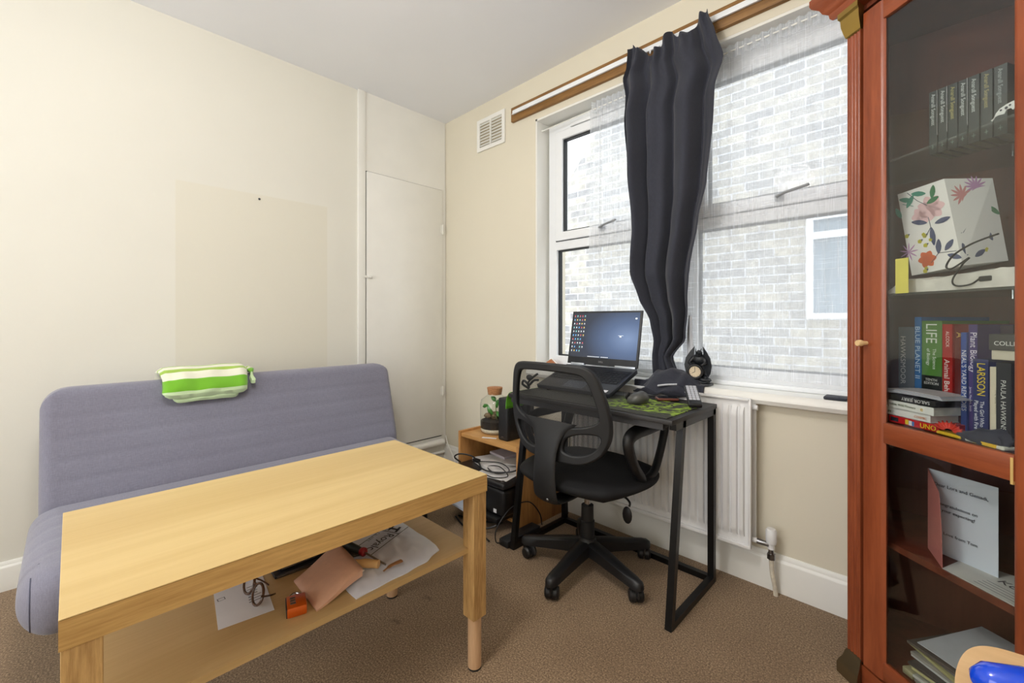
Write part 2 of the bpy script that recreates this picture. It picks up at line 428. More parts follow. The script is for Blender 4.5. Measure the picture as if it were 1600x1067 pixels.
# ------------------------------------------------------------ the setting
RX = 3.2; YB = -4.1; HC = 2.60
WX0, WX1 = 0.93, 2.62; WZ0, WZ1 = 0.80, 2.335
b = NB(); bx(b, (-0.02, YB, -0.05), (RX+0.02, 0.0, 0.0)); struct('floor', b, M['carpet'])
b = NB(); bx(b, (-0.15, YB-0.15, HC), (RX+0.15, 0.3, HC+0.1)); struct('ceiling', b, M['ceil'])
b = NB(); bx(b, (-0.15, YB-0.15, -0.05), (0, 0.3, HC))
wl = struct('wall_left', b, M['cream'])
b = NB(); bx(b, (0.0, 0, -0.05), (WX0, 0.3, HC)); bx(b, (WX1, 0, -0.05), (RX, 0.3, HC))
bx(b, (WX0, 0, -0.05), (WX1, 0.3, WZ0-0.004)); bx(b, (WX0, 0, WZ1), (WX1, 0.3, HC))
struct('wall_window', b, M['cream2'])
b = NB(); bx(b, (RX, YB-0.15, -0.05), (RX+0.15, 0.3, HC)); struct('wall_right', b, M['cream2'])
b = NB(); bx(b, (0, YB-0.15, -0.05), (RX, YB, HC)); struct('wall_back', b, M['cream'])
# reveal lining
b = NB(); bx(b, (WX0-0.0, 0.001, WZ0), (WX0+0.012, 0.12, WZ1)); bx(b, (WX0, 0.001, WZ1-0.012), (WX1, 0.12, WZ1)); bx(b, (WX1-0.012, 0.001, WZ0), (WX1, 0.12, WZ1))
struct('trim_1', b, M['white'])
# skirtings: board with a stepped moulded top
def skirt(name, p0, p1, nrm, h, t=0.018):
    b = NB(); p0 = Vector(p0); p1 = Vector(p1); n = Vector(nrm)
    prof = [(0, 0), (t, 0), (t, h*0.80), (t*0.9, h*0.84), (t*0.55, h*0.88), (t*0.5, h*0.94), (t*0.25, h), (0, h)]
    rings = [[(p.x+n.x*a, p.y+n.y*a, z) for a, z in prof] for p in (p0, p1)]
    loft(b, rings); return struct(name, b, M['white'])
skirt('baseboard_left', (0, YB, 0), (0, -0.72, 0), (1, 0, 0), 0.115)
skirt('baseboard_window', (0.0, 0, 0), (RX, 0, 0), (0, -1, 0), 0.15)
skirt('baseboard_right', (RX, 0, 0), (RX, YB, 0), (-1, 0, 0), 0.13)
# painted panelling round the corner cupboard
b = NB(); bx(b, (0.001, -0.66, 0.0), (0.012, -0.004, 0.215)); bx(b, (0.001, -0.66, 2.082), (0.012, -0.004, HC)); bx(b, (0.001, -0.038, 0.215), (0.014, -0.003, 2.082))
struct('trim_2', b, M['white'])
b = NB(); bx(b, (0.0, -0.706, 0.0), (0.022, -0.655, HC), 0.004); struct('trim_3', b, M['white'])
b = NB(); bx(b, (0.0, -0.006, 0.215), (0.010, -0.655, 2.082)); struct('trim_4', b, M['gasket'])
d1 = thing('door_1', 'white painted cupboard door', 'door', (0.02, -0.645, 0.222))
del d1['label']; del d1['category']; d1['kind'] = 'structure'
b = NB(); bx(b, (0.006, -0.648, 0.225), (0.026, -0.0415, 2.076), 0.002); obj('door_panel', b, M['white'], d1)
b = NB(); bx(b, (0.026, -0.652, 1.372), (0.032, -0.612, 1.390), 0.002); cyl(b, (0.030, -0.636, 1.381), (0.052, -0.636, 1.381), 0.006, 0.008); cyl(b, (0.030, -0.66, 1.381), (0.034, -0.66, 1.381), 0.008)
obj('door_catch', b, M['white'], d1)
for z in (0.56, 1.78):
    b = NB(); cyl(b, (0.028, -0.038, z-0.035), (0.028, -0.038, z+0.035), 0.006, seg=12); bx(b, (0.024, -0.055, z-0.03), (0.028, -0.024, z+0.03)); obj('hinge', b, M['white'], d1)
# heating pipes below the cupboard
b = NB(); tube(b, [(0.045, -0.72, 0.175), (0.045, -0.3, 0.178), (0.045, -0.05, 0.180)], 0.024, 16); tube(b, [(0.03, -0.7, 0.09), (0.03, -0.03, 0.10)], 0.011, 10)
tag(obj('heating_pipe', b, M['white']), 'white painted pipes running low along the wall under the cupboard door', 'pipe')
b = NB(); tube(b, [(0.05, -0.03, 0.225), (0.10, -0.045, 0.17), (0.19, -0.07, 0.11), (0.30, -0.09, 0.02), (0.42, -0.06, 0.012)], 0.004, 6, 6)
tag(obj('telephone_cable', b, M['white']), 'thin white cable dropping from the cupboard corner to the floor', 'cable')

# window unit ------------------------------------------------
FY0, FY1 = 0.10, 0.16
wn = thing('window_1', 'w', 'window', (1.78, 0.13, 0.85)); del wn['label']; del wn['category']; wn['kind'] = 'structure'
X0, X1 = 0.955, 2.60; Z0, Z1 = 0.815, 2.31; XM = 1.845
b = NB()
XZ = Matrix(((1, 0, 0, 0), (0, 0, 1, FY0), (0, 1, 0, 0), (0, 0, 0, 1)))
hl = []
for xa, xb in ((X0+0.062, XM-0.035), (XM+0.035, X1-0.062)):
    for za, zb in ((Z0+0.062, 1.528), (1.585, Z1-0.06)): hl.append([(xa, za), (xb, za), (xb, zb), (xa, zb)])
prism(b, [(X0, Z0), (X1, Z0), (X1, Z1), (X0, Z1)], FY1-FY0, XZ, hl)
obj('window_frame', b, M['upvc'], wn, smooth=0, bevel=0.003)
for xa, xb in ((X0+0.062, XM-0.035), (XM+0.035, X1-0.062)):
    # opening top sash: frame, black seal, pane
    b = NB(); y0, y1 = 0.085, 0.15; za, zb = 1.583, Z1-0.058
    t = 0.052
    ring(b, xa, xb, za, zb, t, y0, y1)
    sash = obj('sash', b, M['upvc'], wn, smooth=0, bevel=0.005)
    for (p, q, r, s, nm, yy) in ((xa+t, xb-t, za+t, zb-t, 'seal', 0.10), (xa, xb, Z0+0.062, 1.528, 'seal', 0.118)):
        b = NB(); g = 0.007
        ring(b, p+0.0002, q-0.0002, r+0.0002, s-0.0002, g, yy, yy+0.03)
        obj(nm, b, M['gasket'], wn, smooth=0)
        b = NB(); bx(b, (p+0.001, yy+0.012, r+0.001), (q-0.001, yy+0.018, s-0.001)); obj('pane', b, M['glass'], wn)
    b = NB()  # dark gap round the sash
    ring(b, xa-0.004, xb+0.004, za-0.004, zb+0.004, 0.006, 0.0975, 0.0998)
    obj('seal', b, M['gasket'], wn, smooth=0)
    # handle
    hx = (xa+xb)/2 + (0.02 if xa > 1.5 else -0.05)
    b = NB(); bx(b, (hx-0.014, 0.066, 1.597), (hx+0.014, 0.086, 1.632), 0.004); cyl(b, (hx, 0.045, 1.614), (hx, 0.07, 1.614), 0.008)
    tube(b, [(hx-0.002, 0.048, 1.612), (hx+0.03, 0.035, 1.62), (hx+0.115, 0.02, 1.632)], 0.009, 8, flat=0.6)
    obj('handle', b, plain((160, 164, 168), 0.4), wn)
# trickle vent over left sash
b = NB(); bx(b, (1.13, 0.084, Z1-0.054), (1.50, 0.10, Z1-0.030), 0.003); obj('vent_strip', b, M['upvc'], wn)
# sill board
b = NB(); 
prof = [(0.10, 0.80), (0.10, 0.755), (-0.03, 0.750), (-0.048, 0.756), (-0.056, 0.772), (-0.052, 0.790), (-0.042, 0.80)]
loft(b, [[(x, y, z) for y, z in prof] for x in (0.90, 2.70)]); struct('trim_5', b, M['white'])
b = NB(); bx(b, (WX0, 0.085, 0.80), (WX1, 0.16, 0.822), 0.004); struct('trim_6', b, M['upvc'])

# wall vent ---------------------------------------------------
v = thing('wall_vent', 'cream slatted ventilation grille high on the window wall near the corner', 'vent', (0.53, 0, 2.27))
b = NB(); x0, x1, z0, z1 = 0.39, 0.667, 2.27, 2.492; f = 0.028
ring(b, x0, x1, z0, z1, f, -0.012, -0.0002)
obj('frame', b, M['white'], v, smooth=0, bevel=0.003)
obj('divider', bx(NB(), (0.524, -0.0135, z0+f), (0.534, -0.002, z1-f)), M['white'], v)
b = NB()
for i in range(8):
    z = z0+f+0.004+i*0.0205
    for xa, xb in ((x0+f, 0.524), (0.534, x1-f)):
        vs = [b.verts.new(p) for p in ((xa, -0.011, z), (xb, -0.011, z), (xb, -0.002, z+0.017), (xa, -0.002, z+0.017), (xa, -0.0095, z+0.001), (xb, -0.0095, z+0.001), (xb, -0.0006, z+0.018), (xa, -0.0006, z+0.018))]
        for q in ((0, 1, 2, 3), (7, 6, 5, 4), (0, 4, 5, 1), (3, 2, 6, 7), (0, 3, 7, 4), (1, 5, 6, 2)): b.faces.new([vs[i] for i in q])
obj('slats', b, M['white'], v)
b = NB(); bx(b, (x0+f, -0.0005, z0+f), (x1-f, 0.0, z1-f)); obj('backing', b, plain((200, 188, 162), 0.8, name='dusty_vent_back'), v)
# small hole / nail in left wall
b = NB(); sph(b, (0.002, -1.277, 1.773), 0.006, (0.5, 1, 1)); tag(obj('wall_nail', b, M['ink']), 'small dark nail in the cream wall above the sofa', 'nail')
# socket
b = NB(); bx(b, (0.62, -0.012, 0.40), (0.77, -0.001, 0.485), 0.003); tag(obj('wall_socket', b, M['white']), 'white wall socket behind the wooden crate shelf', 'socket')

# outside ------------------------------------------------------
b = NB(); prism(b, [(-2.2, -1.0), (5.5, -1.0), (5.5, 5.6), (2.0, 5.6), (-2.2, 0.72)], 0.25, Matrix(((1, 0, 0, 0), (0, 0, 1, 2.15), (0, 1, 0, 0), (0, 0, 0, 1))))
nh = thing('neighbouring_house', 'pale brick side wall of the house across the alley, seen through the window', 'building', (1.6, 2.15, -1))
obj('brick_wall', b, M['brick'], nh, smooth=0)
nw = NB(); f = 0.045; x0, x1, z0, z1 = 1.95, 2.75, 1.105, 1.93
ring(nw, x0, x1, z0, z1, f, 2.10, 2.1499); bx(nw, (x0+f, 2.11, 1.735), (x1-f, 2.1499, 1.79))
wf = obj('window', nw, M['upvc'], nh, smooth=0)
b = NB(); bx(b, (x0+0.01, 2.13, z0+0.01), (x1-0.01, 2.145, z1-0.01)); obj('pane', b, plain((132, 148, 160), 0.35, var=0.15, scale=5, name='frosted_pane'), wf)
b = NB(); bx(b, (-4, 0.3, -1.1), (6, 2.15, -1.0)); tag(obj('alley_paving', b, plain((150, 148, 144), 0.9)), 'pale paving of the alley below the window', 'paving'); bpy.data.objects['alley_paving']['kind'] = 'structure'
for kk in ('label', 'category'): del bpy.data.objects['alley_paving'][kk]

# curtain rail ---------------------------------------------------
rl = thing('curtain_rail', 'white curtain track screwed to a stained wooden batten above the window', 'curtain rail', (1.75, 0, 2.37))
b = NB(); bx(b, (0.738, -0.022, 2.372), (2.70, -0.0005, 2.462), 0.002); obj('batten', b, M['batten'], rl)
b = NB(); bx(b, (0.760, -0.034, 2.410), (2.68, -0.0225, 2.437), 0.003); bx(b, (0.760, -0.039, 2.408), (2.68, -0.034, 2.414), 0.002); cyl(b, (0.785, -0.036, 2.426), (0.785, -0.0342, 2.426), 0.003)
obj('track', b, M['upvc'], rl)
for i in range(8): obj('glider', cyl(NB(), (1.60+i*0.055, -0.046, 2.39), (1.60+i*0.055, -0.039, 2.41), 0.004, seg=8), M['upvc'], rl)

# dark curtain -----------------------------------------------------
def interp(tab, z):
    for (a, va), (c, vc) in zip(tab, tab[1:]):
        if a >= z >= c: 
            t = (a-z)/(a-c) if a != c else 0; t = t*t*(3-2*t)*0.5+t*0.5
            return va+(vc-va)*t
    return tab[0][1] if z > tab[0][0] else tab[-1][1]
LT = [(2.42, 1.612), (2.35, 1.60), (2.30, 1.575), (2.22, 1.585), (2.1, 1.57), (1.8, 1.59), (1.52, 1.62), (1.33, 1.61), (1.2, 1.645), (1.1, 1.69), (0.95, 1.70), (0.84, 1.70)]
RT = [(2.42, 2.00), (2.32, 2.03), (2.2, 2.065), (2.08, 2.03), (1.95, 2.025), (1.69, 2.00), (1.53, 1.965), (1.33, 1.93), (1.16, 1.90), (1.01, 1.87), (0.92, 1.80), (0.84, 1.83)]
def curtain_pt(u, t, off=0.0):
    zt = 2.405+0.035*math.sin(u*2*PI*2.2+0.9)-0.05*math.exp(-((u-0.42)/0.09)**2) + 0.010*math.sin(u*37)
    zb = 0.835
    z = zt+(zb-zt)*t
    l, r = interp(LT, z), interp(RT, z)
    uu = u+0.012*math.sin(t*2.2+u*7)
    ph = uu*2*PI*3.9 + 0.9*math.sin(u*5.0) + 0.7*t*math.sin(u*3.5+0.5) + 0.35*math.sin(t*4+u*3)
    amp = (0.022+0.022*min(1, t*5))*(1.0-0.35*max(0, t-0.6)/0.4)*(0.75+0.25*math.sin(u*11))
    y0 = -0.088 + (0.0 if z > 1.3 else 0.10*min(1, (1.3-z)/0.3))
    y = y0 + amp*math.sin(ph) + 0.006*math.sin(ph*2.3+t*2) + 0.010*noise.noise(Vector((u*6, t*9, 3)))*min(1, t*3+0.2) + (0.010*math.sin(u*60)*max(0, 1-t*9))
    x = l+(r-l)*uu + 0.010*math.cos(ph)*min(1, t*6)
    if z < 1.0: y = min(y, 0.05)
    return Vector((x, y+off, z))
dc = thing('blackout_curtain', 'dark charcoal curtain bunched in the middle of the window rail', 'curtain', (1.8, -0.08, 0.84))
M['curtain'] = fabric('charcoal_curtain_cloth', (54, 56, 66), 500, 0.15, 0.8, 0.15)
M['lining'] = fabric('pale_curtain_lining', (205, 207, 212), 300, 0.05, 0.8, 0.1)
b = NB(); slab(b, 150, 90, lambda u, t: curtain_pt(u, t), lambda u, t: curtain_pt(u, t, 0.0035)); obj('cloth', b, M['curtain'], dc, smooth=80)
# lower edge heaped over the sill onto the desk
HP = smooth_path([(0.03, 0.852), (-0.03, 0.858), (-0.068, 0.838), (-0.105, 0.800), (-0.128, 0.772), (-0.120, 0.753), (-0.09, 0.768), (-0.062, 0.806)], 8)
def heap(u, t, off=0.0):
    x = 1.672+0.285*u+0.02*math.sin(t*5)-0.02*t
    p = HP[min(int(t*(len(HP)-1)+0.5), len(HP)-1)]
    edge = min(1, u*5+0.15)*min(1, (1-u)*3.2+0.1)
    z = 0.752+(p.y-0.752)*(0.25+0.75*edge) + 0.008*math.sin(u*15+t*8)*edge+0.008*noise.noise(Vector((u*7, t*5, 1)))
    y = p.x*(1-0.25*(1-edge)) + 0.012*math.sin(u*9)
    if y > -0.058: z = max(z, 0.8025)
    return Vector((x, y, max(z, 0.751)+off))
b = NB(); slab(b, 40, 65, lambda u, t: heap(u, t, 0.004), lambda u, t: heap(u, t)); obj('gathered_hem', b, M['curtain'], dc, smooth=80)
b = NB(); tube(b, [(1.79, -0.124, 0.796), (1.83, -0.121, 0.804), (1.87, -0.105, 0.808)], 0.009, 8, 6, flat=0.5); obj('folded_edge', b, M['lining'], dc)
def lin(u, t, off=0):
    z = 1.12-0.27*t
    return Vector((1.862-0.03*t+0.04*t*t+0.03*u*(0.4+t), 0.045-0.02*t+off+0.01*math.sin(u*7), z))
b = NB(); slab(b, 10, 14, lambda u, t: lin(u, t), lambda u, t: lin(u, t, 0.003)); obj('lining', b, M['lining'], dc, smooth=80)

# net curtain ------------------------------------------------------
nc = thing('net_curtain', 'sheer white net curtain hanging across the window panes', 'curtain', (1.9, 0.05, 0.83))
def netpt(u, t):
    z = 2.285-(2.285-0.845)*t
    xl = 1.315-0.03*t
    x = xl+(2.60-xl)*u
    k = max(0.0, 1-(x-xl)/0.42)
    y = 0.055+ (0.012*math.sin(x*95+t*1.2)+0.008*math.sin(x*151))*(0.25+0.75*k)*(0.6+0.4*(1-t)) 
    if x < 1.62: x = x + 0.010*math.sin(x*80+t*2)*k
    return Vector((x, y, z))
b = NB(); grid(b, 260, 24, netpt); obj('net_cloth', b, M['net'], nc, smooth=80)
def hd(u, t):
    x = 1.31+1.29*u; return Vector((x, 0.050+0.008*math.sin(x*190), 2.325-0.06*t+0.004*math.sin(x*60)))
b = NB(); slab(b, 320, 5, hd, lambda u, t: hd(u, t)+Vector((0, 0.002, 0))); obj('heading_tape', b, M['net'], nc, smooth=80)
b = NB(); tube(b, [(0.945, 0.05, 2.275), (2.605, 0.05, 2.305)], 0.0035, 8); sph(b, (0.945, 0.05, 2.275), 0.007); obj('wire', b, M['white'], nc)

# radiator -----------------------------------------------------------
rd = thing('radiator', 'white ribbed panel radiator under the window sill behind the desk', 'radiator', (1.7, -0.08, 0.17))
xa, xb, z0, z1 = 1.29, 2.165, 0.185, 0.772
pitch = 0.0333
def radpt(u, t):
    x = xa+(xb-xa)*u; z = z0+(z1-z0)*t
    e = min(1, max(0, min((t-0.055)/0.03, (0.945-t)/0.03)))
    m = (x-xa) % pitch
    edge = 1 if xa+0.02 < x < xb-0.02 else 0
    g = 1 if m < 0.62*pitch else 0
    s = 0.5-0.5*math.cos(2*PI*m/pitch); s = min(1, max(0, (s-0.06)*4.5))
    return Vector((x, -0.089-0.014*(s*e*edge), z))
b = NB(); slab(b, 27*10+1, 40, radpt, lambda u, t: Vector((xa+(xb-xa)*u, -0.086, z0+(z1-z0)*t))); obj('front_panel', b, M['rad'], rd)
b = NB(); bx(b, (xa-0.004, -0.104, z0-0.012), (xb+0.004, -0.086, z0+0.003), 0.003); bx(b, (xa-0.004, -0.102, z1-0.003), (xb+0.004, -0.086, z1+0.008), 0.003); bx(b, (xb, -0.102, z0-0.012), (xb+0.006, -0.03, z1+0.006), 0.003) if False else None
bx(b, (xb-0.004, -0.102, z0-0.01), (xb+0.006, -0.086, z1+0.008), 0.002); bx(b, (xa-0.006, -0.102, z0-0.01), (xa+0.004, -0.086, z1+0.008), 0.002)
obj('rim', b, M['rad'], rd)
b = NB(); bx(b, (xa, -0.045, z0), (xb+0.01, -0.035, z1), 0.003)
for x in (xa+0.1, (xa+xb)/2, xb-0.08): bx(b, (x-0.02, -0.088, z0+0.03), (x+0.02, -0.045, z1-0.03))
cyl(b, (xb-0.02, -0.066, z1-0.03), (xb+0.022, -0.066, z1-0.03), 0.010, seg=12); cyl(b, (xb-0.02, -0.066, z0+0.02), (xb+0.022, -0.066, z0+0.02), 0.010, seg=12)
obj('back_panel', b, M['rad'], rd)
vl = obj('valve', tube(NB(), [(xb+0.02, -0.066, 0.205), (2.232, -0.066, 0.205), (2.235, -0.066, 0.175), (2.235, -0.066, 0.15)], 0.011, 12), M['steel'], rd)
b = NB(); lathe(b, [(0, 0.212), (0.017, 0.212), (0.020, 0.222), (0.0195, 0.262), (0.015, 0.270), (0, 0.272)], (2.235, -0.066, 0), 20); cyl(b, (2.235, -0.066, 0.19), (2.235, -0.066, 0.215), 0.012)
obj('valve_cap', b, M['rad'], vl)
b = NB(); cyl(b, (2.235, -0.066, 0.150), (2.235, -0.066, 0.172), 0.015, seg=6); obj('valve_nut', b, M['steel'], vl)
b = NB(); tube(b, [(2.235, -0.066, 0.155), (2.237, -0.063, 0.10), (2.243, -0.05, 0.04), (2.246, -0.045, 0.0)], 0.0085, 10, 4); obj('feed_pipe', b, plain((222, 214, 196), 0.5, var=0.15, scale=60, name='chipped_pipe_paint'), rd)

# ------------------------------------------------------------ sofa bed
sf = thing('sofa_bed', 'grey-blue fabric sofa bed with a tall flat backrest against the left wall', 'sofa', (0.5, -1.37, 0))
def sofa_mat(name, lines):
    m, nt, n, l, bs = new_mat(name)
    c = srgb((132, 132, 148))
    a = noise_tex(nt, mapping(nt, (600, 60, 600)), 1, 2); d = noise_tex(nt, mapping(nt, (60, 600, 60)), 1, 2)
    mx = n.new('ShaderNodeMix'); mx.data_type = 'FLOAT'; mx.inputs[0].default_value = 0.5; l.new(a, mx.inputs[2]); l.new(d, mx.inputs[3])
    g = noise_tex(nt, mapping(nt), 3.0, 3)
    col = ramp(nt, mx.outputs[0], [(0.3, tuple(x*0.84 for x in c)), (0.7, tuple(x*1.16 for x in c))])
    m2 = n.new('ShaderNodeMix'); m2.data_type = 'RGBA'; m2.blend_type = 'MULTIPLY'; m2.inputs[0].default_value = 1
    l.new(col, m2.inputs[6]); l.new(ramp(nt, g, [(0.3, (0.94, 0.92, 0.92)), (0.7, (1, 1, 1))]), m2.inputs[7])
    l.new(m2.outputs[2], bs.inputs['Base Color'])
    bs.inputs['Roughness'].default_value = 0.9; bs.inputs['Sheen Weight'].default_value = 0.3; bs.inputs['Specular IOR Level'].default_value = 0.2
    bump(nt, bs, mx.outputs[0], 0.25, 0.001); return m
M['sofa'] = sofa_mat('grey_blue_twill', 1)
# backrest: profile in (x,z), lofted along y; quilting grooves across the front
def quilt(front0, front1, back1, back0, n, depth=0.006, sub=7, rr=0.03):
    """closed profile between front line f0->f1 (with grooves) and back line"""
    f0, f1, b1, b0 = map(Vector, (front0, front1, back1, back0)); out = []
    t = (f1-f0); nn = Vector((t.y, -t.x)).normalized()
    if (f0+nn-b0).length < (f0-nn-b0).length: nn = -nn
    for i in range(n):
        for k in range(sub):
            s = (i+k/sub)/n; ph = k/sub
            h = depth*(1-(1-math.sin(PI*ph))**3) - depth
            out.append(f0+t*s+nn*h)
    out.append(f1)
    return [tuple(p) for p in out], tuple(b1), tuple(b0)
fr, bb1, bb0 = quilt((0.415, 0.415), (0.300, 0.800), (0.205, 0.785), (0.30, 0.36), 5, 0.0022)
def rnd(p, q, r, n=6):  # quarter-ish rounding between p and q via corner r
    p, q, r = Vector(p), Vector(q), Vector(r); return [tuple((1-t)**2*p+2*t*(1-t)*r+t*t*q) for t in [k/n for k in range(n+1)]]
prof = fr[:-1]+rnd((0.300, 0.800), (0.232, 0.832), (0.290, 0.838))+rnd((0.225, 0.831), (0.200, 0.775), (0.203, 0.828))[1:]+[(0.25, 0.55), (0.29, 0.36)]+rnd((0.30, 0.345), (0.40, 0.355), (0.37, 0.33))[1:]+[(0.412, 0.385)]
YL, YR = -2.10, -0.640
def backring(y, k):   # k 0..1 rounding: top corner drops toward the ends
    out = []
    for (x, z) in prof:
        d = min(y-YL, YR-y); rr = 0.085
        drop = 0
        if d < rr: 
            ztop = 0.832-rr+math.sqrt(max(0, rr*rr-(rr-d)**2))
            if z > ztop: z = ztop-(0.0)
        e = 0.035
        if d < e:
            s = 1-math.sqrt(max(0, 1-((e-d)/e)**2))
            cx = 0.3-(z-0.6)*0.25
            x = x+(cx-x)*s*0.75
        out.append((x, y, z))
    return out
ys = []
for i in range(17): ys.append(YL+0.09*(1-math.cos(PI/2*i/16)))
for i in range(1, 40): ys.append(YL+0.09+(YR-YL-0.18)*i/40)
for i in range(17): ys.append(YR-0.09*(1-math.cos(PI/2*(16-i)/16)))
b = NB(); loft(b, [backring(y, 0) for y in ys])
bmesh.ops.remove_doubles(b, verts=b.verts, dist=0.0004)
obj('backrest', b, M['sofa'], sf, smooth=60)
# seat mattress
top, _, _ = quilt((0.39, 0.415), (0.90, 0.395), (0.90, 0.2), (0.39, 0.2), 5, 0.003)
sp = top[:-1]+rnd((0.90, 0.395), (0.975, 0.30), (0.972, 0.39))+rnd((0.975, 0.30), (0.93, 0.215), (0.972, 0.215))[1:]+[(0.65, 0.235), (0.39, 0.25)]+[(0.375, 0.33)]
SL, SR = -2.125, -0.640
def seatring(y):
    out = []; d = min(y-SL, SR-y); e = 0.085
    for (x, z) in sp:
        s = 1-math.sqrt(max(0, 1-((e-d)/e)**2)) if d < e else 0
        zc = 0.305
        z2 = z+(zc-z)*s*0.8; x2 = x - (0.10*s if x > 0.85 else 0)
        sag = 0.03*max(0, min(1, (x-0.5)/0.4))*0
        out.append((x2, y, z2-sag))
    return out
ys2 = [SL+0.09*(1-math.cos(PI/2*i/12)) for i in range(13)]+[SL+0.09+(SR-SL-0.18)*i/30 for i in range(1, 30)]+[SR-0.09*(1-math.cos(PI/2*(12-i)/12)) for i in range(13)]
b = NB(); loft(b, [seatring(y) for y in ys2]); obj('seat_mattress', b, M['sofa'], sf, smooth=60)
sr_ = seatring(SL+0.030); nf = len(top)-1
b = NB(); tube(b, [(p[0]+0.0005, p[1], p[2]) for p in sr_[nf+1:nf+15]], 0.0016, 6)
obj('corner_seam', b, plain((84, 86, 104), 0.9, name='dark_seam_thread'), sf)  # sewn seam in a thread darker than the twill
b = NB()
for y in (-2.0, -0.76):
    bx(b, (0.40, y-0.02, 0.20), (0.92, y+0.02, 0.235))
bx(b, (0.40, -2.0, 0.20), (0.43, -0.76, 0.235)); bx(b, (0.88, -2.0, 0.20), (0.91, -0.76, 0.235))
obj('frame', b, M['blackmetal'], sf)
for x in (0.43, 0.88):
    for y in (-1.98, -0.78):
        b = NB(); cyl(b, (x, y, 0), (x, y, 0.21), 0.016); obj('leg', b, M['blackmetal'], sf)

# towel over the backrest
tw = thing('folded_towel', 'green and white striped towel folded over the top of the sofa backrest', 'towel', (0.27, -1.58, 0.83))
def towel_mat():
    m, nt, n, l, bs = new_mat('green_striped_towel')
    sx = n.new('ShaderNodeSeparateXYZ'); l.new(mapping(nt), sx.inputs[0])
    uv = n.new('ShaderNodeAttribute'); uv.attribute_name = 'sdist'
    G = srgb((118, 186, 42)); G2 = srgb((160, 196, 70)); W = srgb((236, 236, 216)); W2 = srgb((202, 226, 180))
    r = n.new('ShaderNodeValToRGB'); r.color_ramp.interpolation = 'CONSTANT'; e = r.color_ramp.elements
    st = [(0, W), (0.26, G2), (0.30, W), (0.36, G2), (0.41, W), (0.49, G), (0.64, W2)]
    while len(e) < len(st): e.new(0.5)
    for i, (p, c) in enumerate(st): e[i].position = p; e[i].color = (*c, 1)
    l.new(uv.outputs['Fac'], r.inputs[0]); l.new(r.outputs[0], bs.inputs['Base Color'])
    bs.inputs['Roughness'].default_value = 0.95; bs.inputs['Sheen Weight'].default_value = 0.4
    bump(nt, bs, noise_tex(nt, mapping(nt), 500, 2), 0.5, 0.002); return m
M['towel'] = towel_mat()
def towel_part(name, path, y0, y1, thick, s0, s1, wob, seed):
    P = smooth_path(path, 6); n = len(P); b = NB(); lay = b.verts.layers.float.new('sdist')
    outer = []; 
    N = []
    for i, p in enumerate(P):
        a = P[max(i-1, 0)]; c = P[min(i+1, n-1)]; t = (c-a).normalized(); N.append(Vector((-t.y, t.x)))
    loop = [(P[i]+N[i]*thick/2, i/(n-1)) for i in range(n)]
    loop += [(P[-1]+Vector(((P[-1]-P[-2]).normalized()))*thick*0.45, 1.0)]
    loop += [(P[i]-N[i]*thick/2, i/(n-1)) for i in range(n-1, -1, -1)]
    rings = []; m = 22
    for j in range(m):
        t = j/(m-1); y = y0+(y1-y0)*t; ring = []
        e = min(1, math.sqrt(max(0, 1-(max(0, 0.03-min(y-y0, y1-y))/0.03)**2))) if True else 1
        for (p, s) in loop:
            c = P[int(s*(n-1))]
            q = c+(p-c)*(0.25+0.75*e)
            dz = wob*noise.noise(Vector((y*14, s*4, seed)))
            vv = b.verts.new((q.x+dz, y+0.012*noise.noise(Vector((s*5, t*2, seed+2)))*1.2 - 0.04*s*(t-0.5), q.y+dz*0.6)); vv[lay] = s0+(s1-s0)*s
            ring.append(vv)
        rings.append(ring)
    for A, B in zip(rings, rings[1:]):
        for k in range(len(A)): b.faces.new((A[k], A[(k+1) % len(A)], B[(k+1) % len(A)], B[k]))
    b.faces.new(rings[0][::-1]); b.faces.new(rings[-1])
    return obj(name, b, M['towel'], tw, smooth=60)
towel_part('upper_fold', [(0.165, 0.815), (0.20, 0.858), (0.255, 0.868), (0.315, 0.848), (0.345, 0.800), (0.352, 0.770)], -1.755, -1.405, 0.034, 0.0, 0.72, 0.010, 1.0)
towel_part('side_fold', [(0.21, 0.842), (0.26, 0.856), (0.31, 0.838), (0.338, 0.80)], -1.418, -1.375, 0.026, 0.1, 0.9, 0.006, 8.0)
towel_part('under_fold', [(0.315, 0.815), (0.335, 0.775), (0.342, 0.745)], -1.72, -1.44, 0.022, 0.62, 0.9, 0.006, 5.0)

# ------------------------------------------------------------ coffee table
TX0, TX1, TY0, TY1, TZ = 1.13, 1.69, -2.03, -1.09, 0.61
ct = thing('coffee_table', 'pale oak coffee table with a lower shelf in front of the sofa', 'table', ((TX0+TX1)/2, (TY0+TY1)/2, 0))
b = NB(); bx(b, (TX0, TY0, TZ-0.003), (TX1, TY1, TZ), 0.001, 1); obj('tabletop', b, M['tabletop'], ct)
b = NB(); bx(b, (TX0, TY0, 0.557), (TX1, TY1, TZ-0.0031)); obj('tabletop_edge', b, M['tableside'], ct)
for x, xs in ((TX0+0.002, 1), (TX1-0.002, -1)):
    for y, yst in ((TY0+0.002, 1), (TY1-0.002, -1)):
        b = NB(); bx(b, (min(x, x+xs*0.052), min(y, y+yst*0.052), 0.165), (max(x, x+xs*0.052), max(y, y+yst*0.052), 0.557), 0.0012, 1)
        lg = obj('leg', b, M['tableleg'], ct)
        b = NB(); cx, cy = x+xs*0.026, y+yst*0.026; cyl(b, (cx, cy, 0.006), (cx, cy, 0.165), 0.0215, seg=28); obj('leg_extension', b, M['dowel'], lg)
        b = NB(); cyl(b, (cx, cy, 0.0), (cx, cy, 0.006), 0.021, seg=28); obj('foot_pad', b, M['rubber'], lg)
b = NB(); i = 0.054
